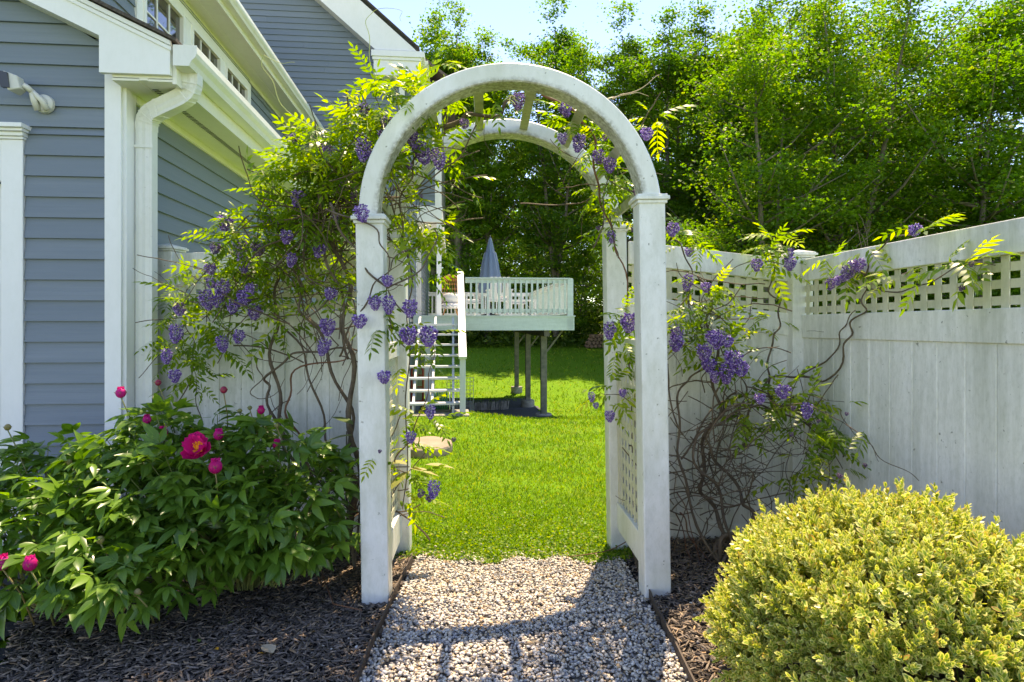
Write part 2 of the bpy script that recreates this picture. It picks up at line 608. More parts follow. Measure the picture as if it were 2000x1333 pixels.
def scatter(protos, pos, rot, scale, rnd, pick=None):
    """protos: list of (V,F,attrs) with the same polygon size; returns V,F,attrs merged"""
    n = len(pos)
    if pick is None:
        pick = rng.integers(0, len(protos), n)
    Vs, Fs, At, off = [], [], {}, 0
    for i, (pv, pf, pa) in enumerate(protos):
        idx = np.where(pick == i)[0]
        if len(idx) == 0:
            continue
        sc = scale[idx]
        if sc.ndim == 1:
            v = pv[None] * sc[:, None, None]
        else:
            v = pv[None] * sc[:, None, :]
        w = np.einsum('nij,nkj->nki', rot[idx], v) + pos[idx][:, None, :]
        nv = len(pv)
        f = pf[None] + (np.arange(len(idx)) * nv)[:, None, None] + off
        Vs.append(w.reshape(-1, 3))
        Fs.append(f.reshape(-1, pf.shape[1]))
        off += nv * len(idx)
        r = (rnd[idx][:, None] + pa.get('rnd', np.zeros(nv))[None]).ravel()
        At.setdefault('rnd', []).append(r)
        At.setdefault('edge', []).append(np.tile(pa.get('edge', np.zeros(nv)), len(idx)))
    return np.concatenate(Vs), np.concatenate(Fs), {k: np.concatenate(v) for k, v in At.items()}


def rand_dir(n):
    v = rng.normal(size=(n, 3))
    return v / np.linalg.norm(v, axis=1, keepdims=True)


def at(px, py, Z):
    return Vector(((px - 1000.0) / FPX * Z, Z, CAM_H - (py - HORIZ) / FPX * Z))


def spline(pts, step=6):
    P = [Vector(p) for p in pts]
    P = [P[0]] + P + [P[-1]]
    out = []
    for i in range(1, len(P) - 2):
        for k in range(step):
            t = k / step
            a, b_, c, d = P[i - 1], P[i], P[i + 1], P[i + 2]
            out.append(0.5 * ((2 * b_) + (c - a) * t + (2 * a - 5 * b_ + 4 * c - d) * t * t + (3 * b_ - a - 3 * c + d) * t ** 3))
    out.append(P[-2])
    return out


def sstep(a, b_, x):
    t = np.clip((x - a) / (b_ - a), 0, 1)
    return t * t * (3 - 2 * t)


# ------------------------------------------------------------------ terrain
GY = [-30, 0, 2.4, 3.7, 7.0, 10.4, 12.0, 14.0, 17.0, 20.0, 25.0, 31.0, 46.0, 90.0, 300.0]
GZL = [0, 0, 0, -.09, -.17, -.27, -.46, -.86, -1.14, -1.12, -.62, -.02, 1.2, 3.0, 6.0]
GZR = [0, 0, 0, -.09, -.24, -.44, -.60, -.86, -1.10, -1.08, -.62, -.02, 1.2, 3.0, 6.0]


def gz(x, y):
    x = np.asarray(x, dtype=float)
    y = np.asarray(y, dtype=float)
    a = np.interp(y, GY, GZL)
    b_ = np.interp(y, GY, GZR)
    t = sstep(-1.0, 0.6, x)
    z = a * (1 - t) + b_ * t
    z = z + 0.045 * sstep(0.55, 0.9, x) * (1 - sstep(3.4, 4.4, y))
    far = sstep(20, 60, np.hypot(x, y))
    z = z + far * (0.25 * np.sin(x * 0.13 + 1) + 0.2 * np.sin(y * 0.17))
    return z


def grid_sheet(name, xs, ys, dz, mat, kind='structure', mask=None):
    X, Y = np.meshgrid(xs, ys)
    Z = gz(X, Y) + dz
    V = np.stack([X.ravel(), Y.ravel(), Z.ravel()], 1)
    nx, ny = len(xs), len(ys)
    i, j = np.meshgrid(np.arange(nx - 1), np.arange(ny - 1))
    a = (j * nx + i).ravel()
    F = np.stack([a, a + 1, a + 1 + nx, a + nx], 1)
    if mask is not None:
        c = V[F].mean(1)
        F = F[mask(c[:, 0], c[:, 1])]
    me = np_mesh(name, V, F, mat, smooth=True)
    o = bpy.data.objects.new(name, me)
    COL.objects.link(o)
    o['kind'] = kind
    return o


xs = np.unique(np.concatenate([np.linspace(-300, -30, 14), np.linspace(-30, -5, 26), np.linspace(-5, 5, 81), np.linspace(5, 30, 26), np.linspace(30, 300, 14)]))
ys = np.unique(np.concatenate([np.linspace(-60, -2, 10), np.linspace(-2, 24, 160), np.linspace(24, 60, 60), np.linspace(60, 300, 20)]))
grid_sheet('lawn', xs, ys, 0.0, 'lawn')


def bed_edge(x):
    """where the mulch or gravel ends and the lawn begins"""
    e = np.where(np.abs(x) < 0.72, 3.58 + 0.05 * np.sin(x * 9) + 0.04 * np.sin(x * 23 + 1), 4.02 + 0.03 * np.sin(x * 7))
    return e


def drive_edge(x, y):
    return x < (-1.93 - (y - 2.3) * 0.50 + 0.025 * np.sin(y * 9))


xs2 = np.linspace(-4.0, 3.2, 181)
ys2 = np.linspace(-1.0, 4.2, 131)


def path_mask(x, y):
    return (x > -0.56) & (x < 0.64) & (y < bed_edge(x)) & (y > -1)


def mulch_mask(x, y):
    return (~((x > -0.56) & (x < 0.64))) & (y < bed_edge(x)) & (~drive_edge(x, y))


grid_sheet('mulch_bed', xs2, ys2, 0.006, 'soil', mask=mulch_mask)
grid_sheet('gravel_path', xs2, ys2, 0.004, 'path_base', mask=path_mask)
grid_sheet('driveway', np.linspace(-9, -1, 60), np.linspace(-6, 3.8, 80), 0.012, 'asphalt', mask=drive_edge)


# gravel: loose stones
def ico(sub=1):
    bm = bmesh.new()
    bmesh.ops.create_icosphere(bm, subdivisions=sub, radius=1.0)
    bm.verts.ensure_lookup_table()
    v = np.array([tuple(x.co) for x in bm.verts])
    f = np.array([[q.index for q in fc.verts] for fc in bm.faces])
    bm.free()
    return v, f


IV, IF = ico(1)
stone_protos = []
for k in range(10):
    v = IV * (1 + rng.uniform(-0.36, 0.25, (len(IV), 1)))
    v = v * np.array([1, rng.uniform(0.6, 0.9), rng.uniform(0.42, 0.7)])
    stone_protos.append((v, IF, {}))
xg, yg = [], []
xs_ = rng.uniform(-0.555, 0.635, 36000)
ys_ = rng.uniform(1.5, 3.68, 36000)
k = (ys_ < bed_edge(xs_) + rng.normal(0, 0.05, 36000))
xs_, ys_ = xs_[k][:21000], ys_[k][:21000]
n = len(xs_)
sz = rng.uniform(0.0045, 0.0118, n) * (1 + 0.25 * (rng.random(n) > 0.93))
zz = gz(xs_, ys_) + 0.008 + rng.uniform(0, 0.013, n)
up = rand_dir(n) * 0.55 + np.array([0, 0, 1.0])
fr = frames(np.cross(up, rand_dir(n)), up)
V, F, A = scatter(stone_protos, np.stack([xs_, ys_, zz], 1), fr, sz, rng.random(n))
me = np_mesh('gravel', V, F, 'gravel', A)
o = part('gravel', me, None)
tag(o, 'loose grey white and tan gravel filling the path under the arch', 'gravel', kind='stuff')

# a few stray stones on the mulch and grass
n = 160
sx = np.concatenate([rng.uniform(-0.8, -0.57, 45), rng.uniform(0.65, 0.82, 45), rng.uniform(-0.5, 0.55, 70)])
sy = np.concatenate([rng.uniform(1.8, 3.4, 90), 3.6 + np.abs(rng.normal(0, 0.13, 70))])
V, F, A = scatter(stone_protos, np.stack([sx, sy, gz(sx, sy) + 0.014], 1), frames(rand_dir(n), np.tile([0, 0.1, 1.0], (n, 1))), rng.uniform(0.007, 0.014, n), rng.random(n))
tag(part('stray_gravel', np_mesh('stray_gravel', V, F, 'gravel', A), None), 'stray pale stones scattered over the path edges and first grass', 'gravel', kind='stuff')

# mulch chips
cb = np.array([(-1, -1, -1), (1, -1, -1), (1, 1, -1), (-1, 1, -1), (-1, -1, 1), (1, -1, 1), (1, 1, 1), (-1, 1, 1)], float)
cf = np.array([(4, 5, 6, 7), (0, 1, 5, 4), (1, 2, 6, 5), (2, 3, 7, 6), (3, 0, 4, 7)])
chips = []
for k in range(8):
    v = cb.copy()
    v[:, 0] *= 0.16
    v[:, 2] *= 0.07
    v[:, 0] *= np.where(v[:, 1] > 0, rng.uniform(0.3, 1.0), 1)
    v += rng.uniform(-0.06, 0.06, v.shape) * np.array([1, 2.5, 0.4])
    chips.append((v, cf, {}))
n0 = 95000
cx = np.concatenate([rng.uniform(-3.3, -0.565, int(n0 * .75)), rng.uniform(0.65, 1.9, int(n0 * .25))])
cy = rng.uniform(1.3, 4.05, len(cx))
k = mulch_mask(cx, cy) & (np.abs(cx) / np.maximum(cy, .1) < 0.95)
cx, cy = cx[k], cy[k]
k = rng.permutation(len(cx))
cx, cy = cx[k], cy[k]
n = min(len(cx), 46000)
cx, cy = cx[:n], cy[:n]
ln = rng.uniform(0.008, 0.024, n)
ang = rng.normal(0.5, 1.0, n)
d = np.stack([np.cos(ang), np.sin(ang), rng.normal(0, 0.25, n)], 1)
upn = np.stack([rng.normal(0, .45, n), rng.normal(0, .45, n), np.ones(n)], 1)
V, F, A = scatter(chips, np.stack([cx, cy, gz(cx, cy) + 0.010 + rng.uniform(0, 0.016, n)], 1), frames(d, upn), ln, rng.random(n))
tag(part('mulch_chips', np_mesh('mulch_chips', V, F, 'mulch', A), None), 'dark shredded bark mulch covering the beds on both sides of the path', 'mulch', kind='stuff')

# grass blades
bl = np.array([(-1, 0, 0), (1, 0, 0), (0.55, 0.5, 0.08), (-0.55, 0.5, 0.08), (0, 1.0, 0.3)], float)


def blade(bend):
    v = np.array([(-0.5, 0, 0), (0.5, 0, 0), (0.35, 0.6, bend * 0.3), (-0.35, 0.6, bend * .3), (0.02, 1, bend), (-0.02, 1, bend)])
    return (v, np.array([(0, 1, 2, 3), (3, 2, 4, 5)]), {})


blades = [blade(b_) for b_ in (0.1, 0.35, 0.6)]


def grass(name, n, y0, y1, label):
    u = rng.random(n)
    y = 1.0 / (1.0 / y0 + u * (1.0 / y1 - 1.0 / y0))
    x = rng.uniform(-.34, .44, n) * y + np.where(y > 20, rng.uniform(0, 3, n), 0)
    kx = (np.abs(x) < 0.72) | (y > 4.1)
    keep = (y > bed_edge(x) + rng.normal(0.03, 0.09, n)) & ~((x > -2.4) & (x < 1.0) & (y > 12.5) & (y < 18.5))
    bare = np.sin(x * 2.9 + 1) * np.sin(y * 3.7) + .6 * np.sin(x * 7.7 + y * 2) * np.sin(y * 8.1 + 2)
    keep &= rng.random(n) < 1.05 - .55 * np.clip(bare, 0, 1)
    x, y, bare = x[keep], y[keep], bare[keep]
    n = len(x)
    h = .017 + .0034 * y
    sc = np.stack([rng.uniform(.7, 1.3, n) * (.0006 + .00095 * y), rng.uniform(.45, 1.35, n) * h, rng.uniform(.6, 1.3, n) * h], 1)
    dirv = rand_dir(n) * 0.85 + np.array([0, 0, 1.0])
    V, F, A = scatter(blades, np.stack([x, y, gz(x, y) - 0.004], 1), frames(dirv, rand_dir(n)), sc, np.clip(rng.random(n) * 0.7 + 0.15 - .22 * bare + .06 * np.sin(y * 5.2), 0, .99))
    o = part(name, np_mesh(name, V, F, 'grass_blade', A), None)
    tag(o, label, 'grass', kind='stuff')


grass('grass', 150000, 3.48, 31.5, 'short sunlit lawn grass from the end of the gravel to the wood')

# low weeds and clover at the end of the gravel
n = 9000
x = rng.uniform(-0.66, 0.72, n)
y = bed_edge(x) + np.abs(rng.normal(0.0, 0.5, n)) ** 1.3 - 0.06
hexl = np.array([(0, 0, 0), (0.5, 0.5, 0.1), (0, 1, 0), (-0.5, 0.5, 0.1)], float)
V, F, A = scatter([(hexl, np.array([(0, 1, 2, 3)]), {})], np.stack([x, y, gz(x, y) + rng.uniform(0.005, 0.03, n)], 1), frames(rand_dir(n), rand_dir(n) * .5 + np.array([0, 0, 1.])), rng.uniform(0.008, 0.02, n), rng.random(n))
tag(part('weeds', np_mesh('weeds', V, F, 'grass_blade', A), None), 'small clover and weeds creeping over the end of the gravel', 'weeds', kind='stuff')

# ------------------------------------------------------------------ path edging
for sx, name_, lab in ((-1, 'l', 'dark metal edging strip along the gravel beside the peonies'), (1, 'r', 'dark metal edging strip along the gravel beside the variegated shrub')):
    pts = [(-0.565, 3.48), (-0.568, 3.1), (-0.56, 2.7), (-0.552, 2.3), (-0.545, 1.2)] if sx < 0 else [(0.70, 3.56), (0.668, 3.15), (0.648, 2.8), (0.636, 2.4), (0.625, 1.2)]
    b = B()
    P = spline([(x, y, 0) for x, y in pts], 6)
    for i in range(len(P) - 1):
        a, c = P[i], P[i + 1]
        za, zc = float(gz(a.x, a.y)), float(gz(c.x, c.y))
        ta = 0.055 + 0.004 * math.sin(i * .9)
        tc_ = 0.055 + 0.004 * math.sin((i + 1) * .9)
        w = 0.0035
        b.hexa([(a.x - w, a.y, za - .06), (a.x + w, a.y, za - .06), (c.x + w, c.y, zc - .06), (c.x - w, c.y, zc - .06)],
               [(a.x - w, a.y, za + ta), (a.x + w, a.y, za + ta), (c.x + w, c.y, zc + tc_), (c.x - w, c.y, zc + tc_)])
    r = empty('path_edging', (0, 0, 0), 0, lab, 'edging')
    obj('edging_strip', b, 'edging', r)
    for q in (0.25, 0.6):
        p = P[int(q * len(P))]
        obj('edging_stake', B().box(p.x - .012 * sx - .006, p.x - .012 * sx + .006, p.y - .02, p.y + .02, float(gz(p.x, p.y)) - .05, float(gz(p.x, p.y)) + .035), 'edging', r)

# ------------------------------------------------------------------ house
HYAW = R(5.47)
house = empty('house', (-2.343, 3.70, 0), HYAW, 'blue grey clapboard house with white trim and an attached garage', 'house')
SID = 0.123


def siding(par, axis, fixed, z0, z1, lo, hi, sign, expo=SID, depth=0.023):
    """boards on a wall; axis 'u': the wall runs along u at v=fixed facing sign*v; axis 'v': runs along v at u=fixed.
    lo(z), hi(z): where the run starts and ends at height z"""
    jr = random.Random(int(z0 * 100 + fixed * 37) + 5)
    z = z0
    while z < z1 - 0.005:
        za, zb = z, min(z + expo + 0.02, z1)
        zc = min(z + expo, z1)
        a0, a1, b0, b1 = lo(za), hi(za), lo(zb), hi(zb)
        segs = [(a0, a1, b0, b1)]
        if a1 - a0 > 1.6 and jr.random() < .45:
            c = a0 + (a1 - a0) * jr.uniform(.25, .75)
            if b0 < c < b1:
                segs = [(a0, c - .0012, b0, c - .0012), (c + .0012, a1, c + .0012, b1)]
        for a0, a1, b0, b1 in segs:
            if a1 - a0 <= 0.05:
                continue
            if b1 - b0 < 0.01:
                b0 = b1 = (a0 + a1) / 2 if abs(a1 - a0) < 0.4 else max(b0, min(b1, b0))
                b1 = b0 + 0.01
            pr = []
            for s_, zz_, t_ in ((a0, za, 0), (a0, za, depth), (b0, zb, 0.003), (b0, zb, 0)):
                pr.append((s_, t_, zz_))
            pr2 = []
            for s_, zz_, t_ in ((a1, za, 0), (a1, za, depth), (b1, zb, 0.003), (b1, zb, 0)):
                pr2.append((s_, t_, zz_))
            vs = []
            for s_, t_, zz_ in pr + pr2:
                if axis == 'u':
                    vs.append((s_, fixed + sign * t_, zz_))
                else:
                    vs.append((fixed + sign * t_, s_, zz_))
            b = B().add(vs, [(0, 1, 2, 3), (7, 6, 5, 4), (0, 4, 5, 1), (1, 5, 6, 2), (2, 6, 7, 3), (3, 7, 4, 0)])
            obj('siding_board', b, 'siding', par)
        z += expo


SL = 0.47          # garage roof slope
# garage front wall (faces the camera)
gw = obj('garage_wall', B().box(-0.545, -0.06, 0.004, 0.10, -0.3, 3.0).box(-6.3, -0.545, 0.004, 0.10, 2.13, 3.15)
         .add([(-6.3, .004, 3.15), (-0.45, .004, 3.15), (-3.2, .004, 4.45), (-6.3, .1, 3.15), (-0.45, .1, 3.15), (-3.2, .1, 4.45)], [(0, 1, 2), (5, 4, 3), (0, 3, 4, 1), (1, 4, 5, 2), (2, 5, 3, 0)]), 'siding_backing', house)
siding(gw, 'u', 0.0, 0.20, 2.46, lambda z: -0.540, lambda z: -0.0945, -1)
ztop = 2.46
siding(gw, 'u', 0.0, ztop, 4.3, lambda z: -6.2 + max(0, (z - 2.95)) / SL, lambda z: -0.0945 if z < 2.99 else -0.0945 - (z - 2.99) / SL, -1)
obj('foundation', B().box(-0.545, -0.03, -0.001, 0.12, -0.35, 0.20).box(-0.02, 0.004, 0.02, 9.0, -.6, .19), 'foundation', house)
# garage door, casing, crown
obj('door_casing', B().box(-0.665, -0.545, -0.028, 0.02, -0.1, 2.376), 'white_trim', house, bevel=.002)
obj('door_head', B().box(-4.2, -0.666, -0.027, 0.02, 2.13, 2.376), 'white_trim', house, bevel=.002)
cr = B()
for i, (dz0, dz1, pr) in enumerate(((2.377, 2.392, .040), (2.393, 2.415, .055), (2.416, 2.432, .075), (2.433, 2.458, .095))):
    cr.box(-4.2, -0.545 + pr * .5 - .012, -pr, 0.0, dz0, dz1)
obj('door_crown', cr, 'white_trim', house, bevel=.002)
gd = obj('garage_door', B().box(-3.9, -0.667, 0.05, 0.09, 0.0, 2.128), 'white_trim', house)
dp = B()
for r_ in range(4):
    for c_ in range(6):
        u1 = -0.73 - c_ * 0.53
        dp.box(u1 - 0.46, u1, 0.036, 0.052, 0.09 + r_ * 0.53, 0.48 + r_ * .53)
obj('door_panel', dp, 'white_trim', gd, bevel=.004)
# corner board
obj('corner_board', B().box(-0.0935, 0.0, -0.022, 0.0, 0.12, 2.95).box(-0.006, 0.020, 0.001, 0.118, .12, 2.735), 'white_trim', house, bevel=.0015)
# garage side wall (runs into the depth)
sw = obj('side_wall', B().box(-0.1, -0.004, 0.12, 9.0, -.6, 2.71), 'siding_backing', house)
siding(sw, 'v', 0.0, 0.20, 2.70, lambda z: 0.119, lambda z: 8.98, 1)
# rake with return
b = B()
pr = [(-0.055, 2.744), (0.336, 2.744), (0.336, 2.936), (-3.2, 2.936 + SL * 3.536), (-3.2, 2.957 + SL * 3.145), (-0.055, 2.957)]
b.prism(pr, (0, -0.15, 0), (0, -0.122, 0), (1, 0, 0), (0, 0, 1))
obj('rake_board', b, 'white_trim', house)
b = B()
pr = [(-6.7, 2.9), (-3.2, 2.936 + SL * 3.536), (-3.2, 2.957 + SL * 3.145), (-6.7, 2.7)]
b.prism(pr, (0, -0.15, 0), (0, -0.122, 0), (1, 0, 0), (0, 0, 1))
obj('rake_board', b, 'white_trim', house)
for off, thk, pr_ in ((0.0, 0.028, .018), (-0.032, .024, .010)):
    b = B()
    zt = 2.936 + off
    b.prism([(0.345, zt - thk), (0.345, zt), (-3.2, zt + SL * 3.545), (-3.2, zt - thk + SL * 3.545)], (0, -0.15 - pr_, 0), (0, -0.151, 0), (1, 0, 0), (0, 0, 1))
    obj('rake_molding', b, 'white_trim', house, bevel=.002)
obj('rake_soffit', B().hexa([(-3.2, -.121, 2.957 + SL * 3.145), (-.055, -.121, 2.957), (-.055, .0, 2.957), (-3.2, 0, 2.957 + SL * 3.145)],
                            [(-3.2, -.121, 2.975 + SL * 3.145), (-.055, -.121, 2.975), (-.055, .0, 2.975), (-3.2, 0, 2.975 + SL * 3.145)]), 'soffit', house)
# roof plane of the garage
b = B()
b.prism([(0.385, 2.925), (0.385, 2.945), (-3.2, 2.945 + SL * 3.585), (-6.8, 2.945), (-6.8, 2.925), (-3.2, 2.925 + SL * 3.585)], (0, -0.19, 0), (0, 9.0, 0), (1, 0, 0), (0, 0, 1))
obj('garage_roof', b, 'shingle', house)
# eave: soffit, vent strips, fascia
obj('soffit', B().box(-0.0, 0.150, -0.121, 9.0, 2.712, 2.725).box(0.151, 0.20, -0.121, 9.0, 2.716, 2.729).box(0.201, 0.336, -0.121, 9.0, 2.712, 2.725), 'soffit', house)
obj('soffit_block', B().box(0.001, 0.335, -0.1205, -0.002, 2.7295, 2.93), 'soffit', house)
obj('frieze_board', B().box(0.0, 0.022, 0.12, 9.0, 2.655, 2.711), 'soffit', house)
vb = B()
for i in range(150):
    v0 = 0.02 + i * 0.03
    vb.box(0.158, 0.194, v0, v0 + 0.010, 2.7135, 2.717)
obj('soffit_vent', vb, 'dark_metal', house)
obj('fascia', B().box(0.337, 0.360, -0.121, 9.0, 2.700, 2.925), 'soffit', house)
GUT = [(0, 0), (0.085, 0), (0.098, 0.03), (0.12, 0.052), (0.128, 0.075), (0.128, 0.115), (0.116, 0.115), (0.116, 0.105), (0.01, 0.105), (0.0, 0.115)]
gt = obj('gutter', B().prism(GUT, (0.362, -0.165, 2.795), (0.362, 9.0, 2.795), (1, 0, 0), (0, 0, 1)), 'metal_white', house)
obj('end_cap', B().prism([(-.002, -.003), (0.087, -.003), (0.10, 0.028), (0.122, 0.050), (0.131, 0.075), (0.131, 0.118), (-.002, 0.118)], (0.362, -0.169, 2.795), (0.362, -0.1655, 2.795), (1, 0, 0), (0, 0, 1)), 'metal_white', gt)
# downspout: fluted rectangular pipe with two bends


def rect_pipe(pts, w, h, flutes=True):
    """cross-section corners interpolated along pts; w across the local side axis"""
    prof = []
    n = 5
    for i in range(n):
        t = i / n
        prof.append((-w / 2 + w * t, -h / 2 + (0.004 if (i % 2) else 0)))
    prof += [(w / 2, -h / 2 + 0.0)]
    prof += [(w / 2, h / 2), (-w / 2, h / 2)]
    b = B()
    k = len(prof)
    P = [Vector(p) for p in pts]
    for i, p in enumerate(P):
        d = (P[min(i + 1, len(P) - 1)] - P[max(i - 1, 0)]).normalized()
        back = Vector((0, 1, 0))
        s = d.cross(back).normalized()
        back = s.cross(d).normalized()
        for a_, c_ in prof:
            b.v.append(tuple(p + s * a_ + back * c_))
    for i in range(len(P) - 1):
        for j in range(k):
            a_, c_ = i * k + j, i * k + (j + 1) % k
            b.f.append((a_, c_, c_ + k, a_ + k))
    b.f.append(tuple(range(k))[::-1])
    b.f.append(tuple(range((len(P) - 1) * k, len(P) * k)))
    return b


ds = obj('downspout', rect_pipe([(0.074, 0.13, 0.0), (0.074, 0.13, 1.2), (0.074, 0.13, 2.50)], 0.098, 0.072), 'metal_white', house)
el = [(0.074, 0.13, 2.495), (0.075, 0.128, 2.53), (0.085, 0.122, 2.565), (0.108, 0.112, 2.592), (0.14, 0.10, 2.608), (0.22, 0.06, 2.628), (0.30, 0.025, 2.65),
      (0.345, 0.008, 2.668), (0.378, -0.004, 2.692), (0.395, -0.012, 2.725), (0.40, -0.015, 2.76), (0.40, -0.016, 2.80)]
rp = rect_pipe(el, 0.103, 0.077)
eb = obj('elbow', rp, 'metal_white', ds)
cb_ = B()
for i in (1, 2, 3, 4):
    p, q = Vector(el[i]), Vector(el[i + 1])
    cb_.beam(p + (q - p) * .4, p + (q - p) * .6, .109, .083, (0, 1, 0))
for i in (7, 8, 9):
    p, q = Vector(el[i]), Vector(el[i + 1])
    cb_.beam(p + (q - p) * .4, p + (q - p) * .6, .109, .083, (0, 1, 0))
obj('elbow_rib', cb_, 'metal_white', ds, bevel=.001)
obj('bracket', B().box(-0.0, 0.128, 0.088, 0.092, 2.38, 2.40).box(-0.018, 0.004, 0.07, 0.09, 2.375, 2.405), 'metal_white', ds)
# floodlight on the wall
ul = -0.30
fl = empty('security_light', (-0.080, 0, -0.03), 0)
fl.parent = house
obj('base_plate', B().tube([(-0.345, -0.018, 2.62), (-0.345, -0.040, 2.62), (-0.345, -0.052, 2.62)], [0.055, 0.053, 0.035], 20), 'lamp_plastic', fl)
obj('arm', B().tube([(-0.368, -0.05, 2.575), (-0.372, -0.075, 2.625), (-0.380, -0.09, 2.672)], [.018, .018, .012], 8).tube([(-0.318, -0.05, 2.580), (-0.332, -0.07, 2.625), (-0.372, -0.09, 2.672)], [.018, .017, .012], 8).tube([(-.375, -.09, 2.67), (-.395, -.10, 2.69), (-.41, -.105, 2.70)], .016, 10), 'lamp_plastic', fl, smooth=True)
hd = B().hexa([(-0.462, -0.16, 2.650), (-0.410, -0.135, 2.672), (-0.410, -0.075, 2.672), (-0.462, -0.055, 2.650)],
              [(-0.488, -0.16, 2.762), (-0.428, -0.135, 2.745), (-0.428, -0.075, 2.745), (-0.488, -0.055, 2.762)])
lh = obj('lamp_head', hd, 'lamp_plastic', fl, bevel=.006)
obj('lens', B().hexa([(-0.486, -0.176, 2.662), (-0.446, -0.166, 2.664), (-0.452, -0.150, 2.664), (-0.486, -0.150, 2.662)],
                     [(-0.506, -0.176, 2.756), (-0.462, -0.166, 2.750), (-0.462, -0.150, 2.750), (-0.506, -0.150, 2.756)]), 'lamp_lens', fl)

# upper storey wall above the garage
UW = -1.11
uw = obj('upper_wall', B().box(-5.2, UW - 0.004, 0.6, 9.0, 3.2, 5.6), 'siding_backing', house)
siding(uw, 'v', UW, 3.50, 4.93, lambda z: 0.62, lambda z: 2.38, 1)
siding(uw, 'v', UW, 3.50, 4.93, lambda z: 5.76, lambda z: 8.98, 1)
siding(uw, 'v', UW, 4.84, 5.02, lambda z: 2.38, lambda z: 5.76, 1)
obj('upper_frieze', B().box(UW, UW + .018, .6, 9.0, 4.95, 5.02), 'soffit', house)
obj('upper_soffit', B().box(UW, UW + .15, 0.3, 9.0, 5.021, 5.035).box(UW + .151, UW + .20, .3, 9.0, 5.026, 5.04).box(UW + .201, UW + .36, .3, 9.0, 5.021, 5.035), 'soffit', house)
obj('upper_fascia', B().box(UW + .361, UW + .385, 0.3, 9.0, 5.0, 5.2), 'soffit', house)
obj('upper_gutter', B().prism(GUT, (UW + .386, 0.3, 5.075), (UW + .386, 9.0, 5.075), (1, 0, 0), (0, 0, 1)), 'metal_white', house)
obj('upper_roof', B().prism([(UW + .40, 5.2), (UW + .40, 5.225), (-4.0, 7.4), (-4.0, 7.37)], (0, 0.2, 0), (0, 9.0, 0), (1, 0, 0), (0, 0, 1)), 'shingle', house)
for (va, vb_) in ((2.50, 3.42), (3.62, 4.53), (4.70, 5.60)):
    w = B()
    z0, z1 = 3.75, 4.80
    t = 0.045
    w.box(UW, UW + .05, va - .0, va + t, z0, z1).box(UW, UW + .05, vb_ - t, vb_, z0, z1)
    w.box(UW, UW + .048, va + t, vb_ - t, z1 - t, z1).box(UW, UW + .048, va + t, vb_ - t, z0, z0 + t)
    wo = obj('window', w, 'white_trim', house)
    obj('pane', B().box(UW + .004, UW + .008, va + t, vb_ - t, z0 + t, z1 - t), 'glass', wo)
    mb = B()
    for i in (1, 2):
        vv = va + t + (vb_ - va - 2 * t) * i / 3
        mb.box(UW + .009, UW + .022, vv - .009, vv + .009, z0 + t, z1 - t)
    for i in (1, 2):
        zz_ = z0 + t + (z1 - z0 - 2 * t) * i / 3
        mb.box(UW + .010, UW + .020, va + t, vb_ - t, zz_ - .009, zz_ + .009)
    obj('muntin', mb, 'white_trim', wo)
obj('window_casing', B().box(UW, UW + .035, 2.38, 2.499, 3.7, 4.9).box(UW, UW + .036, 3.421, 3.619, 3.7, 4.80).box(UW, UW + .036, 4.531, 4.699, 3.7, 4.80).box(UW, UW + .035, 5.601, 5.75, 3.7, 4.9).box(UW, UW + .042, 2.50, 5.60, 4.801, 4.90), 'white_trim', house)

# main gable wall at the back of the garage
VG = 9.0
GS = 0.864


def gable_hi(z):
    return 0.94 if z < 6.40 else 0.94 - max(0, (z - 6.55)) / GS


gb = obj('gable_wall', B().box(-9, 0.93, VG + .004, VG + .15, -1.0, 6.4)
         .add([(-9, VG + .004, 6.4), (.93, VG + .004, 6.4), (-4.0, VG + .004, 10.6), (-9, VG + .15, 6.4), (.93, VG + .15, 6.4), (-4.0, VG + .15, 10.6)],
              [(0, 1, 2), (5, 4, 3), (0, 3, 4, 1), (1, 4, 5, 2), (2, 5, 3, 0)]), 'siding_backing', house)
siding(gb, 'u', VG, 2.6, 10.4, lambda z: -4.2, gable_hi, -1)
obj('gable_corner_board', B().box(0.86, 0.98, VG - .022, VG + .0, -1, 6.38), 'white_trim', house)
# rake of the gable
z_r = 6.81
b = B().prism([(0.42, 6.80), (0.62, 6.80), (1.24, 6.80 - .0), (1.18, 6.86), (-4.0, 6.86 + GS * 5.18), (-4.0, 6.80 + GS * 4.42)], (0, VG - .32, 0), (0, VG - .29, 0), (1, 0, 0), (0, 0, 1))
obj('gable_rake', b, 'white_trim', house)
obj('gable_rake_soffit', B().hexa([(0.42, VG - .289, 6.80), (-4.0, VG - .289, 6.80 + GS * 4.42), (-4.0, VG - .001, 6.80 + GS * 4.42), (0.42, VG - .001, 6.80)],
                                  [(0.42, VG - .289, 6.83), (-4.0, VG - .289, 6.83 + GS * 4.42), (-4.0, VG - .001, 6.83 + GS * 4.42), (0.42, VG - .001, 6.83)]), 'soffit', house)
b = B().prism([(1.30, 6.84), (1.30, 6.87), (-4.0, 6.90 + GS * 5.30), (-4.0, 6.86 + GS * 5.30)], (0, VG - .36, 0), (0, VG + 9, 0), (1, 0, 0), (0, 0, 1))
obj('main_roof', b, 'shingle', house)
obj('eave_return', B().box(.38, 1.30, VG - .30, VG - .0, 6.30, 6.60).box(.36, 1.34, VG - .33, VG + .0, 6.601, 6.66).box(.34, 1.40, VG - .36, VG, 6.661, 6.78), 'white_trim', house, bevel=.003)
obj('main_eave', B().box(.98, 1.30, VG + .001, VG + 9, 6.42, 6.44).box(1.301, 1.33, VG + .001, VG + 9, 6.40, 6.70).prism(GUT, (1.331, VG + .001, 6.64), (1.331, VG + 9, 6.64), (1, 0, 0), (0, 0, 1)), 'soffit', house)
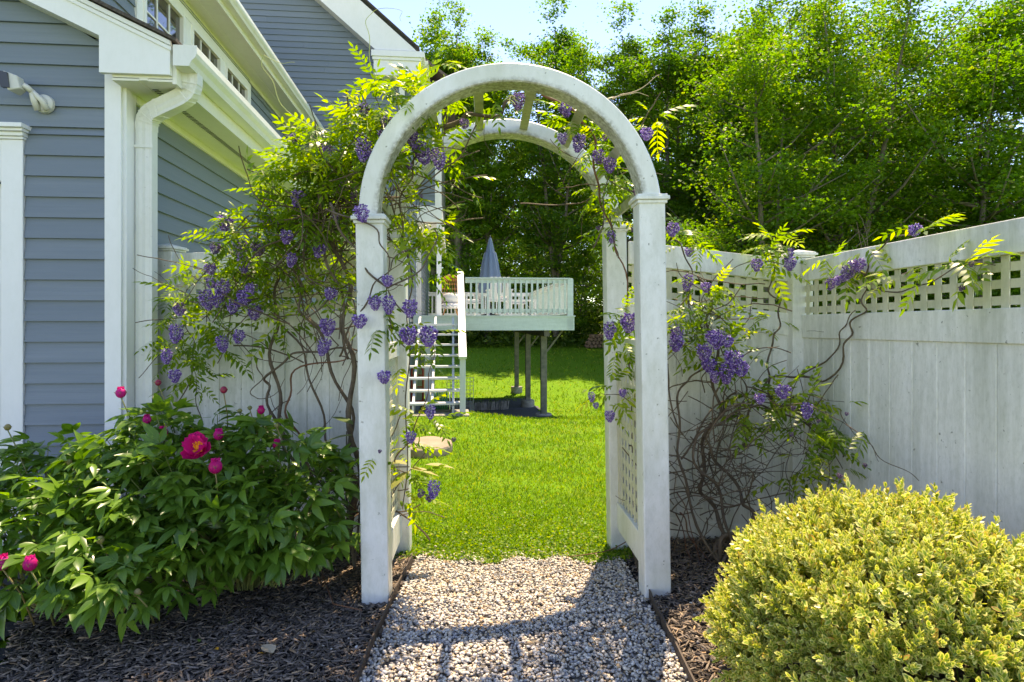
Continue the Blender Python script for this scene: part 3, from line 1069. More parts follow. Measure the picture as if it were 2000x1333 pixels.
obj('gable_downspout', rect_pipe([(0.93, VG - .07, -.9), (0.93, VG - .07, 3), (0.93, VG - .07, 6.15), (0.96, VG - .09, 6.25), (1.1, VG - .1, 6.35), (1.15, VG - .1, 6.45)], .10, .07), 'metal_white', house)
# side wall of the main block above the deck, with a dark door
US = 1.05
ms_ = obj('deck_side_wall', B().box(.5, US - .004, VG + .15, VG + 11, -1.2, 6.4), 'siding_backing', house)
siding(ms_, 'v', US, 0.2, 4.0, lambda z: VG + .16, lambda z: VG + 2.6, 1, expo=0.123)
siding(ms_, 'v', US, 0.2, 4.0, lambda z: VG + 4.6, lambda z: VG + 10.9, 1, expo=0.123)
obj('patio_door', B().box(US, US + .03, VG + 2.6, VG + 2.75, 1.43, 3.6).box(US, US + .03, VG + 4.45, VG + 4.6, 1.43, 3.6).box(US, US + .03, VG + 3.55, VG + 3.65, 1.43, 3.6).box(US, US + .032, VG + 2.6, VG + 4.6, 3.601, 3.72), 'white_trim', house)
obj('patio_pane', B().box(US + .002, US + .008, VG + 2.751, VG + 4.449, 1.43, 3.6), 'glass', house)
# rear wing with its overhanging storey
VW = 11.85
wg = obj('rear_wing', B().box(.9, 1.66, VW + .004, VW + 8, 4.27, 7.3), 'siding_backing', house)
siding(wg, 'u', VW, 4.27, 7.25, lambda z: 1.06, lambda z: 1.52, -1)
obj('wing_corner_board', B().box(1.52, 1.68, VW - .02, VW + .003, 4.27, 7.25).box(1.661, 1.682, VW + .0035, VW + .14, 4.27, 7.25), 'white_trim', house)
siding(wg, 'v', 1.66, 4.27, 7.25, lambda z: VW + .15, lambda z: VW + 8, 1)
obj('wing_band', B().box(1.06, 1.70, VW - .03, VW + 8.0, 3.85, 4.268), 'white_trim', house)
obj('porch_post', B().box(1.56, 1.68, VW + .0, VW + .11, 1.43, 3.849), 'white_trim', house)
obj('wing_roof', B().prism([(2.05, 7.25), (2.05, 7.33), (-1, 9.6), (-1, 9.5)], (0, VW - .3, 0), (0, VW + 8, 0), (1, 0, 0), (0, 0, 1)), 'shingle_brown', house)

# ------------------------------------------------------------------ vinyl fences


def frame_parent(name, loc, rz, label, cat):
    return empty(name, loc, rz, label, cat)


def fence_panel(par, L, zb, zt_rb, zt, zm0, zm1, slope, mat='vinyl_fence', bw=0.15, pitch=0.072, pz=0.070, thick=0.045, y0=0.0):
    """panel along local x from 0..L at local y=y0; heights at x=0, all dropping by slope*x; zt top, zt_rb underside of the top
    rail, zm1/zm0 top/underside of the mid rail, zb bottom"""
    def z(zz, x):
        return zz + slope * x

    def rail(z0, z1, th, name):
        b = B().hexa([(0, y0 - th / 2, z(z0, 0)), (L, y0 - th / 2, z(z0, L)), (L, y0 + th / 2, z(z0, L)), (0, y0 + th / 2, z(z0, 0))],
                     [(0, y0 - th / 2, z(z1, 0)), (L, y0 - th / 2, z(z1, L)), (L, y0 + th / 2, z(z1, L)), (0, y0 + th / 2, z(z1, 0))])
        obj(name, b, mat, par, bevel=.004)
    rail(zt_rb, zt, thick, 'top_rail')
    rail(zm0, zm1, thick, 'middle_rail')
    rail(zb, zb + .14, thick, 'bottom_rail')
    # tongue-and-groove boards
    x = 0.0
    while x < L - 0.01:
        xe = min(x + bw, L)
        g = 0.0007
        a, c = x + g, xe - g
        t2 = thick * 0.26
        b = B().prism([(a + .004, -t2), (c - .004, -t2), (c, -t2 + .004), (c, t2), (a, t2), (a, -t2 + .004)],
                      (0, y0, zb + .135), (0, y0, zm0 + .006), (1, 0, 0), (0, 1, 0))
        vs = []
        for (vx, vy, vz) in b.v:
            vs.append((vx, vy, z(vz, vx)))
        b.v = vs
        obj('fence_board', b, mat, par)
        x = xe
    obj('board_backing', B().hexa([(0, y0 + .004, z(zb + .13, 0)), (L, y0 + .004, z(zb + .13, L)), (L, y0 + .010, z(zb + .13, L)), (0, y0 + .010, z(zb + .13, 0))],
                                  [(0, y0 + .004, z(zm0, 0)), (L, y0 + .004, z(zm0, L)), (L, y0 + .010, z(zm0, L)), (0, y0 + .010, z(zm0, 0))]), mat, par)
    # lattice strips
    sw_ = 0.036
    x = 0.02
    while x < L - .02:
        b = B().hexa([(x, y0 - .006, z(zm1 - .01, x)), (x + sw_, y0 - .006, z(zm1 - .01, x + sw_)), (x + sw_, y0 - .001, z(zm1 - .01, x + sw_)), (x, y0 - .001, z(zm1 - .01, x))],
                     [(x, y0 - .006, z(zt_rb + .01, x)), (x + sw_, y0 - .006, z(zt_rb + .01, x + sw_)), (x + sw_, y0 - .001, z(zt_rb + .01, x + sw_)), (x, y0 - .001, z(zt_rb + .01, x))])
        obj('lattice_strip', b, 'vinyl_lattice', par)
        x += pitch
    zz_ = zm1 + .012
    while zz_ < zt_rb - .01:
        z1_ = zz_ + sw_
        b = B().hexa([(0, y0 + .000, z(zz_, 0)), (L, y0 + .000, z(zz_, L)), (L, y0 + .005, z(zz_, L)), (0, y0 + .005, z(zz_, 0))],
                     [(0, y0 + .000, z(z1_, 0)), (L, y0 + .000, z(z1_, L)), (L, y0 + .005, z(z1_, L)), (0, y0 + .005, z(z1_, 0))])
        obj('lattice_strip', b, 'vinyl_lattice', par)
        zz_ += pz


def fence_post(par, x, y, z0, z1, s=0.127, mat='vinyl_fence'):
    p = obj('post', B().box(x - s / 2, x + s / 2, y - s / 2, y + s / 2, z0, z1), mat, par, bevel=.006)
    c = B()
    for e, a, b_ in ((.008, z1 + .001, z1 + .013), (.020, z1 + .014, z1 + .026), (.012, z1 + .027, z1 + .034)):
        c.box(x - s / 2 - e, x + s / 2 + e, y - s / 2 - e, y + s / 2 + e, a, b_)
    q = s / 2 + .008
    c.add([(x - q, y - q, z1 + .035), (x + q, y - q, z1 + .035), (x + q, y + q, z1 + .035), (x - q, y + q, z1 + .035), (x, y, z1 + .055)], [(3, 2, 1, 0), (0, 1, 4), (1, 2, 4), (2, 3, 4), (3, 0, 4)])
    obj('post_cap', c, mat, p, bevel=.0015)
    return p


# left fence: from the house to the arch
fa = Vector((-2.265, 4.06, 0))
fb = Vector((-0.76, 3.87, 0))
dirf = fb - fa
lf = frame_parent('vinyl_fence', (fa.x, fa.y, 0), math.atan2(dirf.y, dirf.x), 'weathered white vinyl fence with lattice top between the house and the arch', 'fence')
fence_post(lf, 0, 0, -.2, 1.765)
pl = empty('fence_panel', (0.064, 0, 0), 0)
pl.parent = lf
fence_panel(pl, dirf.length - .064, -.04, 1.60, 1.755, 1.225, 1.365, 0.01)
# right fence: panel beside the arch, corner post, panel running towards the camera
rf = frame_parent('vinyl_fence', (0, 0, 0), 0, 'weathered white vinyl fence with lattice top turning a corner behind the variegated shrub', 'fence')
p1 = empty('fence_panel', (0.735, 3.875, 0), 0)
p1.parent = rf
fence_panel(p1, 1.01, -.035, 1.668, 1.81, 1.33, 1.470, -0.113)
fence_post(rf, 1.795, 3.852, -.2, 1.70)
e0 = Vector((1.808, 3.788, 0))
e1 = Vector((2.02, 1.60, 0))
d2 = e1 - e0
p2 = empty('fence_panel', (e0.x, e0.y, 0), math.atan2(d2.y, d2.x))
p2.parent = rf
fence_panel(p2, d2.length, 0.02, 1.553, 1.686, 1.205, 1.345, 0.008, pitch=0.084, pz=0.066)
fence_post(rf, 2.03, 1.53, -.1, 1.74)

# ------------------------------------------------------------------ the arbor
arb = empty('garden_arbor', (0.029, 2.895, 0.0), 0, 'weathered white vinyl arch with lattice sides over the gravel path', 'arbor')
arb.rotation_euler = (0, R(-0.9), R(2.6))
XI, XO = 0.605, 0.732
YR = 0.80


def arb_post(x0, x1, y0, y1, z0, z1):
    p = obj('post', B().box(x0, x1, y0, y1, z0, z1), 'vinyl', arb, bevel=.007)
    e = .018
    c = B().box(x0 - .008, x1 + .008, y0 - .008, y1 + .008, z1 - .028, z1 - .012).box(x0 - e, x1 + e, y0 - e, y1 + e, z1 - .0115, z1 + .006).box(x0 - .010, x1 + .010, y0 - .010, y1 + .010, z1 + .0065, z1 + .016)
    obj('post_cap', c, 'vinyl', p, bevel=.003)


arb_post(-XO, -XI, 0, .127, -.15, 1.800)
arb_post(XI, XO, 0, .127, -.15, 1.885)
arb_post(-XO, -XI, YR, YR + .127, -.25, 1.800)
arb_post(XI, XO, YR, YR + .127, -.25, 1.870)
RC, RO, RI = 1.81, 0.717, 0.628
for y0 in (0.003, YR + .003):
    b = B()
    N = 56
    ring = []
    c_ = .006
    for i in range(N + 1):
        a = math.pi * i / N
        cs, sn = math.cos(a), math.sin(a)
        row = []
        for r_, yy in ((RI, y0 + c_), (RI + c_, y0), (RO - c_, y0), (RO, y0 + c_), (RO, y0 + .121 - c_), (RO - c_, y0 + .121), (RI + c_, y0 + .121), (RI, y0 + .121 - c_)):
            row.append((r_ * cs, yy, RC + r_ * sn))
        ring.append(row)
    for i, row in enumerate(ring):
        b.v += row
    for i in range(N):
        for j in range(8):
            b.f.append((i * 8 + j, i * 8 + (j + 1) % 8, (i + 1) * 8 + (j + 1) % 8, (i + 1) * 8 + j))
    b.f.append(tuple(range(8)))
    b.f.append(tuple(range(N * 8, N * 8 + 8)))
    obj('arch', b, 'vinyl_arch', arb)
for dg in (11, 33, 56.5, 80, 103, 125.5, 148, 170):
    a = R(dg)
    rc = 0.668
    c = Vector((rc * math.cos(a), 0, RC + rc * math.sin(a)))
    tan = Vector((-math.sin(a), 0, math.cos(a)))
    rad = Vector((math.cos(a), 0, math.sin(a)))
    b = B().prism([(-.024, -.010), (.024, -.010), (.024, .010), (-.024, .010)], c + Vector((0, .1241, 0)), c + Vector((0, YR + .0029, 0)), tan, rad)
    obj('arch_slat', b, 'slat_aged', arb, bevel=.002)
for sx in (-1, 1):
    xm = sx * 0.668
    obj('side_rail', B().box(xm - .022, xm + .022, .1275, YR - .0005, .04, .20), 'vinyl', arb, bevel=.004)
    obj('side_rail', B().box(xm - .022, xm + .022, .1275, YR - .0005, 1.11, 1.20), 'vinyl', arb, bevel=.004)
    for yy in (.1275, YR - .0285):
        obj('side_stile', B().box(xm - .012, xm + .012, yy, yy + .028, .2005, 1.1095), 'vinyl_lattice', arb)
    y_ = .185
    while y_ < YR - .05:
        obj('lattice_strip', B().box(xm - .003, xm - .0005, y_, y_ + .036, .20, 1.11), 'vinyl_lattice', arb)
        y_ += .076
    z_ = .225
    while z_ < 1.10:
        obj('lattice_strip', B().box(xm, xm + .0025, .155, YR - .028, z_, z_ + .037), 'vinyl_lattice', arb)
        z_ += .076

# ------------------------------------------------------------------ deck and stairs
HL = Matrix.Translation((-2.343, 3.70, 0)) @ Matrix.Rotation(HYAW, 4, 'Z')


def hgz(u, v):
    p = HL @ Vector((u, v, 0))
    return float(gz(p.x, p.y))


dk = empty('deck', (-2.343, 3.70, 0), HYAW, 'raised white wooden deck with railing and stairs behind the arch', 'deck')
DV, DV2, DU, DU2, DZ = 9.80, 17.0, 1.10, 4.71, 1.43
obj('rim_board', B().box(DU, DU2, DV, DV + .04, 1.12, DZ - .005), 'deck_white', dk)
obj('rim_board', B().box(DU2 - .04, DU2, DV + .041, DV2, 1.12, DZ - .005), 'deck_white', dk)
v = DV - .02
while v < DV2:
    obj('deck_board', B().box(DU, DU2 + .02, v, v + .135, DZ - .004, DZ + .024), 'deck_white', dk)
    v += .142
for v in np.arange(DV + .4, DV2, .41):
    obj('joist', B().box(DU, DU2 - .041, v, v + .04, 1.20, DZ - .006), 'wood_old', dk)
obj('beam', B().box(4.03, 4.15, DV + .05, DV2, 0.98, 1.19), 'wood_old', dk)
for i, v in enumerate((10.35, 13.4, 16.5)):
    g = hgz(4.09, v)
    obj('support_post', B().box(4.09 - .07, 4.09 + .07, v - .07, v + .07, g, .979), 'wood_post', dk, bevel=.006)
    ft = g + (.06 if i == 0 else .20)
    obj('footing', B().lathe([(0.19, g - .4), (.19, ft - .015), (.18, ft)], 4.09, v, 20), 'concrete', dk)
    obj('brace', B().beam((4.09, v + .05, .55), (4.09, v + .6, 1.0), .09, .04, (1, 0, 0)), 'wood_post', dk)
    obj('brace', B().beam((4.16, v, .62), (4.55, v, 1.13), .04, .09, (0, 1, 0)), 'wood_post', dk)


def railing(p0, p1, post0=True, post1=True):
    p0, p1 = Vector(p0), Vector(p1)
    L = (p1 - p0).length
    d = (p1 - p0) / L
    zt = DZ + .86
    obj('top_rail', B().beam(p0 + Vector((0, 0, zt)), p1 + Vector((0, 0, zt)), .13, .03), 'deck_white', dk)
    obj('upper_rail', B().beam(p0 + Vector((0, 0, zt - .065)), p1 + Vector((0, 0, zt - .065)), .035, .085), 'deck_white', dk)
    obj('lower_rail', B().beam(p0 + Vector((0, 0, DZ + .13)), p1 + Vector((0, 0, DZ + .13)), .035, .085), 'deck_white', dk)
    n = int(L / .124)
    for i in range(1, n):
        p = p0 + d * (L * i / n)
        s = d.cross(Vector((0, 0, 1)))
        p = p + s * .037
        obj('baluster', B().box(p.x - .021, p.x + .021, p.y - .018, p.y + .018, DZ + .06, zt - .03), 'deck_white', dk)
    for f, p in ((post0, p0), (post1, p1)):
        if f:
            obj('rail_post', B().box(p.x - .065, p.x + .065, p.y - .06, p.y + .05, 1.14, zt - .016), 'deck_white', dk)


railing((2.25, DV + .06, 0), (4.62, DV + .06, 0), False, True)
railing((4.63, DV + .12, 0), (4.63, DV2 - .1, 0), False, True)
railing((4.6, DV2 - .08, 0), (1.15, DV2 - .08, 0), False, False)
# stairs
g0 = hgz(1.7, 6.5)
V1 = 6.62
for k in range(1, 9):
    z = g0 + .192 * k
    v = V1 + .27 * (k - 1)
    obj('tread', B().box(1.13, 2.10, v, v + .26, z - .035, z), 'stair_white', dk, bevel=.004)
for u in (1.30, 1.62, 1.98):
    b = B().prism([(V1 + .02, g0 - .03), (V1 + .26, g0 - .03), (V1 + .27 * 8 + .26, DZ - .25), (V1 + .27 * 8 + .26, DZ - .01), (V1 + .27 * 8, DZ - .04), (V1 + .02, g0 + .14)], (u - .02, 0, 0), (u + .02, 0, 0), (0, 1, 0), (0, 0, 1))
    obj('stringer', b, 'stair_white', dk)
for u in (2.14,):
    obj('newel', B().box(u - .05, u + .05, V1 - .10, V1 + .0, g0 - .05, g0 + 1.0), 'stair_white', dk, bevel=.004)
    obj('rail_post', B().box(u - .05, u + .05, DV - .04, DV + .05, 1.13, DZ + .95), 'stair_white', dk)
    obj('handrail', B().beam((u, V1 - .16, g0 + .97), (u, DV + .02, DZ + .98), .135, .05), 'deck_white', dk, bevel=.004)
    obj('side_rail', B().beam((u, V1 - .05, g0 + .5), (u, DV, DZ + .45), .04, .12), 'stair_white', dk)
obj('landing_pad', B().box(1.0, 2.25, V1 - .25, V1 + .45, g0 - .1, g0 + .02), 'concrete', dk, bevel=.01)
# second post line near the house
for v in (10.0, 13.2):
    obj('support_post', B().box(1.35, 1.47, v, v + .12, hgz(1.4, v) - .1, 1.2), 'stair_white', dk)

# ground patch under the deck and the row of pavers
gx = np.linspace(-2.6, 1.6, 60)
gy = np.linspace(12.6, 19.5, 60)


def under_mask(x, y):
    u = (x + 2.343) * math.cos(HYAW) + (y - 3.7) * math.sin(HYAW)
    v = -(x + 2.343) * math.sin(HYAW) + (y - 3.7) * math.cos(HYAW)
    return (u > 1.1) & (u < 4.3 + .1 * np.sin(v * 3)) & (v > 9.9) & (v < 15.3)


grid_sheet('deck_gravel_patch', gx, gy, 0.010, 'deck_gravel', mask=under_mask)
pv = empty('paver_row', (0, 0, 0), 0, 'row of thin stone pavers stood on edge under the deck', 'pavers')
for i in range(34):
    u = 1.95 + i * .046
    p = HL @ Vector((u, 13.0 + .05 * math.sin(i), 0))
    g = float(gz(p.x, p.y))
    h = .20 + .03 * random.random()
    lean = random.uniform(-.02, .03)
    obj('paver', B().hexa([(p.x, p.y, g), (p.x + .034, p.y, g), (p.x + .034, p.y + .25, g), (p.x, p.y + .25, g)],
                          [(p.x + lean, p.y, g + h), (p.x + .034 + lean, p.y, g + h), (p.x + .034 + lean, p.y + .25, g + h), (p.x + lean, p.y + .25, g + h)]), 'concrete', pv)


def on_house(name, label, cat, u, v, z, rz=0.0, group=None):
    p = HL @ Vector((u, v, z))
    return empty(name, p, HYAW + rz, label, cat, group)


# egg chair
eg = on_house('egg_chair', 'brown wicker egg chair with pale cushions at the top of the deck stairs', 'chair', 1.90, 15.9, DZ + .024, R(4))
b = B()
rx_, rz_ = .40, .62
for i in range(13):
    a = R(-80 + i * 13.3)
    pts = []
    for k in range(15):
        t = R(8 + 112 * k / 14.0)
        r_ = math.sin(t)
        pts.append((rx_ * r_ * math.sin(a), .10 + .40 * r_ * math.cos(a), .75 + rz_ * math.cos(t)))
    b.tube(pts, .008, 5)
for k in range(2, 15, 2):
    t = R(8 + 112 * k / 14.0)
    pts = []
    for i in range(25):
        a = R(-80 + i * 6.67)
        pts.append((rx_ * math.sin(t) * math.sin(a), .10 + .40 * math.sin(t) * math.cos(a), .75 + rz_ * math.cos(t)))
    b.tube(pts, .006, 5)
obj('wicker_shell', b, 'wicker', eg, smooth=True)
pts = []
for k in range(33):
    t = R(-135 + 270 * k / 32.0)
    pts.append((.42 * math.sin(t), .08 - .10 * abs(math.sin(t)), .72 + .64 * math.cos(t)))
obj('rim', B().tube(pts, .024, 8), 'wicker', eg, smooth=True)
obj('back_cushion', B().lathe([(.05, .42), (.27, .48), (.30, .62), (.25, .75), (.05, .80)], 0, .22, 18), 'cushion', eg, smooth=True)
obj('seat_cushion', B().lathe([(.05, .28), (.31, .30), (.35, .37), (.30, .44), (.05, .46)], 0, .06, 18), 'floral', eg, smooth=True)
for a in (40, 140, 220, 320):
    obj('leg', B().tube([(.22 * math.cos(R(a)), .08 + .2 * math.sin(R(a)), .28), (.34 * math.cos(R(a)), .08 + .3 * math.sin(R(a)), 0)], .015, 6), 'wicker', eg)

# umbrella
um = on_house('patio_umbrella', 'closed slate blue patio umbrella standing on the deck', 'umbrella', 2.95, 12.2, DZ + .024)
obj('pole', B().tube([(0, 0, 0), (0, 0, 2.05)], .022, 10), 'dark_metal', um)
cn = B().lathe([(.25, .62), (.27, .75), (.24, 1.05), (.19, 1.38), (.135, 1.66), (.105, 1.70), (.09, 1.80), (.05, 1.98), (.012, 2.08)], 0, 0, 40, wob=lambda j, k, s: 1 + (.20 if j < 5 else .10) * math.cos(8 * 2 * math.pi * k / s + .3 * j) + .05 * math.sin(3 * 2 * math.pi * k / s))
obj('canopy', cn, 'umbrella', um, smooth=True)
obj('tie', B().lathe([(.118, 1.655), (.122, 1.67), (.115, 1.70)], 0, 0, 24), 'umbrella', um)
obj('finial', B().lathe([(.008, 2.07), (.02, 2.09), (.018, 2.11), (.003, 2.13)], 0, 0, 10), 'dark_metal', um)
obj('base', B().lathe([(.25, 0), (.25, .05), (.06, .08), (.03, .3)], 0, 0, 20), 'dark_metal', um)


def deck_chair(u, v, rz, label, ang=12):
    c = on_house('deck_chair', label, 'chair', u, v, DZ + .024, rz, 'white slatted chairs on the deck')
    for sx in (-1, 1):
        obj('leg', B().box(sx * .27 - .025, sx * .27 + .025, -.25, -.20, 0, .62), 'stair_white', c)
        obj('leg', B().box(sx * .27 - .025, sx * .27 + .025, .22, .27, 0, .62), 'stair_white', c)
        obj('armrest', B().box(sx * .27 - .05, sx * .27 + .05, -.29, .30, .621, .648), 'stair_white', c)
    for i in range(5):
        obj('seat_slat', B().box(-.244, .244, -.24 + i * .1, -.155 + i * .1, .36, .385), 'stair_white', c)
    for i in range(5):
        x = -.20 + i * .10
        obj('back_slat', B().beam((x, .22, .39), (x, .22 + .5 * math.sin(R(ang)), .93), .07, .02, (0, 1, 0)), 'stair_white', c)
    obj('back_rail', B().box(-.26, .26, .30, .325, .84, .92), 'stair_white', c)
    obj('cushion', B().box(-.23, .23, -.24, .18, .387, .47), 'floral', c, bevel=.03)
    return c


deck_chair(3.10, 11.1, R(180), 'white slatted chair facing away below the blue umbrella on the deck')
deck_chair(3.75, 13.2, R(95), 'white slatted chair turned sideways right of the umbrella on the deck')
deck_chair(2.45, 12.9, R(-70), 'white slatted chair between the wicker chair and the umbrella on the deck')
tb = on_house('deck_table', 'low white slatted table among the deck chairs', 'table', 3.7, 11.9, DZ + .024)
for i in range(6):
    obj('table_slat', B().box(-.42, .42, -.33 + i * .112, -.33 + i * .112 + .1, .40, .425), 'stair_white', tb)
for sx in (-.36, .36):
    for sy in (-.28, .28):
        obj('leg', B().box(sx - .025, sx + .025, sy - .025, sy + .025, 0, .399), 'stair_white', tb)

# things stored under the stairs
hr = on_house('hose_reel', 'coiled green garden hose on a reel under the deck stairs', 'hose reel', 1.72, 8.55, hgz(1.72, 8.55))
for i in range(7):
    r_ = .20
    obj('hose_coil', B().tube([(-.14 + i * .045, r_ * math.cos(a), .26 + r_ * math.sin(a)) for a in np.linspace(0, 2 * math.pi, 21)], .018, 6), 'hose', hr, smooth=True)
for x in (-.19, .19):
    obj('reel_side', B().tube([(x - .008, 0, .26), (x + .008, 0, .26)], [.24, .24], 20), 'lamp_plastic', hr)
wp = on_house('wire_panel', 'grey wire mesh panel leaning behind the stair newel', 'wire panel', 1.95, 9.2, hgz(1.95, 9.2))
for i in range(9):
    obj('wire', B().tube([(-.1 + i * .07, 0, 0), (-.1 + i * .07, .02, .8)], .005, 4), 'wire', wp)
for i in range(10):
    obj('wire', B().tube([(-.1, 0, .02 + i * .085), (.46, 0, .02 + i * .085)], .005, 4), 'wire', wp)
rc_ = on_house('red_hand_cart', 'red hand cart standing under the stairs behind the arch post', 'cart', 1.22, 9.3, hgz(1.22, 9.3))
obj('frame', B().tube([(-.12, 0, 0), (-.12, 0, .95), (-.08, 0, 1.04), (.08, 0, 1.04), (.12, 0, .95), (.12, 0, 0)], .022, 8), 'red_paint', rc_, smooth=True)
for z in (.3, .6, .85):
    obj('crossbar', B().tube([(-.12, 0, z), (.12, 0, z)], .015, 6), 'red_paint', rc_)
obj('toe_plate', B().box(-.16, .16, -.18, 0, 0, .015), 'red_paint', rc_)
for sx in (-.17, .17):
    obj('wheel', B().tube([(sx - .02, .08, .11), (sx + .02, .08, .11)], .11, 16), 'dark_metal', rc_)

# log pile at the wood's edge
lp = empty('log_pile', (4.7, 31.0, float(gz(4.7, 31.0))), R(8), 'low pile of cut logs at the edge of the wood', 'log pile')
for r_ in range(4):
    for i in range(9 - r_):
        x = -.9 + i * .2 + r_ * .1 + random.uniform(-.01, .01)
        obj('log', B().tube([(x, random.uniform(-.03, .03), .1 + r_ * .17), (x, .5, .1 + r_ * .17)], random.uniform(.08, .1), 8), 'log_end', lp)

# pale flat stone in the grass
pb = B()
rs = []
for k in range(14):
    a = 2 * math.pi * k / 14
    rs.append((.27 * (1 + .15 * math.sin(2.3 * a + 1)) * math.cos(a), .42 * math.sin(a)))
gzs = float(gz(-1.0, 6.9))
pb.prism(rs, (-.98, 7.0, gzs - .05), (-.98, 7.0, gzs + .10), (1, 0, 0), (0, 1, 0))
tag(obj('garden_stone', pb, 'stone_pale', bevel=.03), 'pale pinkish flat stone in the grass behind the left arch post', 'stone')


# ------------------------------------------------------------------ trees
def quad_leaf():
    # a bent diamond, two quads
    v = np.array([(0, 0, 0), (0.45, 0.45, -0.10), (0, 0.5, 0.04), (-0.45, 0.45, -0.10), (0.30, 0.8, -.12), (0, 1.05, -0.10), (-0.30, .8, -.12)])
    return (v, np.array([(0, 1, 2, 3), (2, 1, 4, 5), (3, 2, 5, 6)]), {})


def simple_leaf():
    v = np.array([(0, 0, 0), (0.48, 0.5, -0.08), (0, 1.0, 0.0), (-0.48, 0.5, 0.10)])
    return (v, np.array([(0, 1, 2, 3)]), {})


def clump_leaf():
    # little spray of three leaves as three quads
    vs, fs = [], []
    for i, (a, s) in enumerate(((0, 1.0), (55, .8), (-60, .85))):
        q, _, _ = simple_leaf()
        c, s_ = math.cos(R(a)), math.sin(R(a))
        w = q * s
        x = w[:, 0] * c - w[:, 1] * s_
        y = w[:, 0] * s_ + w[:, 1] * c
        vs.append(np.stack([x, y, w[:, 2] + .1 * i], 1))
        fs.append(np.array([(0, 1, 2, 3)]) + 4 * i)
    return (np.concatenate(vs), np.concatenate(fs), {})


LEAFP = [simple_leaf()]
SPRAY = [clump_leaf()]


def make_tree(seed, H, crown_lo, Rc, nleaf, leaf, trunk_r, forks=1, low_sparse=0.12, top_pow=0.8):
    rs_ = np.random.default_rng(seed)
    tb = B()
    tips = []
    for fk in range(forks):
        az0 = rs_.uniform(0, 6.28)
        lean = (0.0 if forks == 1 else rs_.uniform(.08, .2))
        nseg = 9
        pts = []
        for i in range(nseg + 1):
            t = i / nseg
            zz = H * 0.86 * t
            w = 0.012 * H
            bx = math.cos(az0) * lean * max(0, zz - H * .12) + rs_.normal(0, w * .25) * (t > 0)
            by = math.sin(az0) * lean * max(0, zz - H * .12) + rs_.normal(0, w * .25) * (t > 0)
            pts.append((bx, by, zz))
        pts[0] = (0, 0, -0.6)
        r0 = trunk_r if fk == 0 else trunk_r * .75
        tb.tube(pts, [r0 * (1 - .92 * (i / nseg) ** .9) + .01 for i in range(nseg + 1)], 7)
        for s in range(26):
            u = rs_.uniform(.72, 1.02)
            pi_ = Vector(pts[min(int(u * nseg), nseg)])
            tips.append((Vector((pi_.x, pi_.y, H * .93 * u)) + Vector((rs_.normal(0, .3), rs_.normal(0, .3), .25)), 1.0))
        for li in range(int(34 / forks) + 5):
            t = rs_.uniform(crown_lo * .75, .93)
            k = t * nseg
            i = int(k)
            f = k - i
            p = Vector(pts[i]).lerp(Vector(pts[min(i + 1, nseg)]), f)
            az = rs_.uniform(0, 6.28)
            env = Rc * (max(0.02, 1 - ((t - .45) / .56) ** 2 if t > .45 else 0.75 + .25 * t / .45)) ** .8
            ln = env * rs_.uniform(.7, 1.15)
            rise = rs_.uniform(.25, .9) * ln
            q = p + Vector((math.cos(az) * ln, math.sin(az) * ln, rise))
            m1 = p.lerp(q, .5) + Vector((0, 0, -.10 * ln))
            lr = r0 * (1 - t) * .55 + .02
            tb.tube([p, m1, q], [lr, lr * .6, .012], 5)
            for s in range(7):
                u = rs_.uniform(.35, 1.05)
                c = p.lerp(q, u) + Vector((rs_.normal(0, .22 * ln), rs_.normal(0, .22 * ln), rs_.normal(0, .12 * ln)))
                tips.append((c, u))
    C = np.array([tuple(c) for c, _ in tips])
    # low sparse twigs
    nlow = int(len(C) * low_sparse)
    low = np.stack([rs_.normal(0, Rc * .5, nlow), rs_.normal(0, Rc * .5, nlow), rs_.uniform(H * .06, H * crown_lo, nlow)], 1)
    C = np.concatenate([C, low])
    w = rs_.uniform(.4, 1.6, len(C))
    w /= w.sum()
    cnt = rs_.multinomial(nleaf, w)
    idx = np.repeat(np.arange(len(C)), cnt)
    spread = rs_.uniform(.22, .55, len(C))[idx] * (Rc / 3.2)
    pos = C[idx] + rs_.normal(size=(nleaf, 3)) * spread[:, None] * np.array([1, 1, .42])
    nrm = rs_.normal(size=(nleaf, 3)) * .5 + np.array([0, 0, 1.0])
    dr = rs_.normal(size=(nleaf, 3)) * np.array([1, 1, .5])
    crn = rs_.random(len(C))[idx] * .45 + rs_.random(nleaf) * .5
    V, F, A = scatter(SPRAY, pos, frames(dr, nrm), leaf * rs_.uniform(.7, 1.3, nleaf), crn)
    trunk_me = bpy.data.meshes.new('trunk')
    trunk_me.from_pydata(tb.v, [], tb.f)
    trunk_me.shade_smooth()
    trunk_me.materials.append(M['bark'])
    crown_me = np_mesh('crown', V, F, 'tree_leaf', A)
    return trunk_me, crown_me


TREES = [make_tree(1, 20.5, .36, 3.0, 23000, .108, .24),
         make_tree(2, 22.0, .42, 3.2, 23000, .108, .27),
         make_tree(3, 19.0, .30, 2.9, 23000, .108, .20, forks=2),
         ]
NEAR = [make_tree(11, 15.0, .20, 3.4, 38000, .088, .17, forks=2, low_sparse=.25),
        make_tree(12, 16.5, .24, 3.6, 38000, .088, .19, forks=3, low_sparse=.25),
        make_tree(13, 13.0, .14, 3.2, 36000, .088, .14, forks=2, low_sparse=.3)]
SAPL = [make_tree(21, 8.5, .15, 1.7, 6000, .08, .07, low_sparse=.3),
        make_tree(22, 6.5, .12, 1.6, 5500, .08, .055, forks=2, low_sparse=.35)]


def tree(meshes, x, y, rz, s, label, group, name='tree'):
    t = empty(name, (x, y, float(gz(x, y))), rz, label, 'tree', group)
    t.scale = (s, s, s * random.uniform(.95, 1.06))
    part('trunk', meshes[0], t)
    part('crown', meshes[1], t)
    return t


random.seed(21)
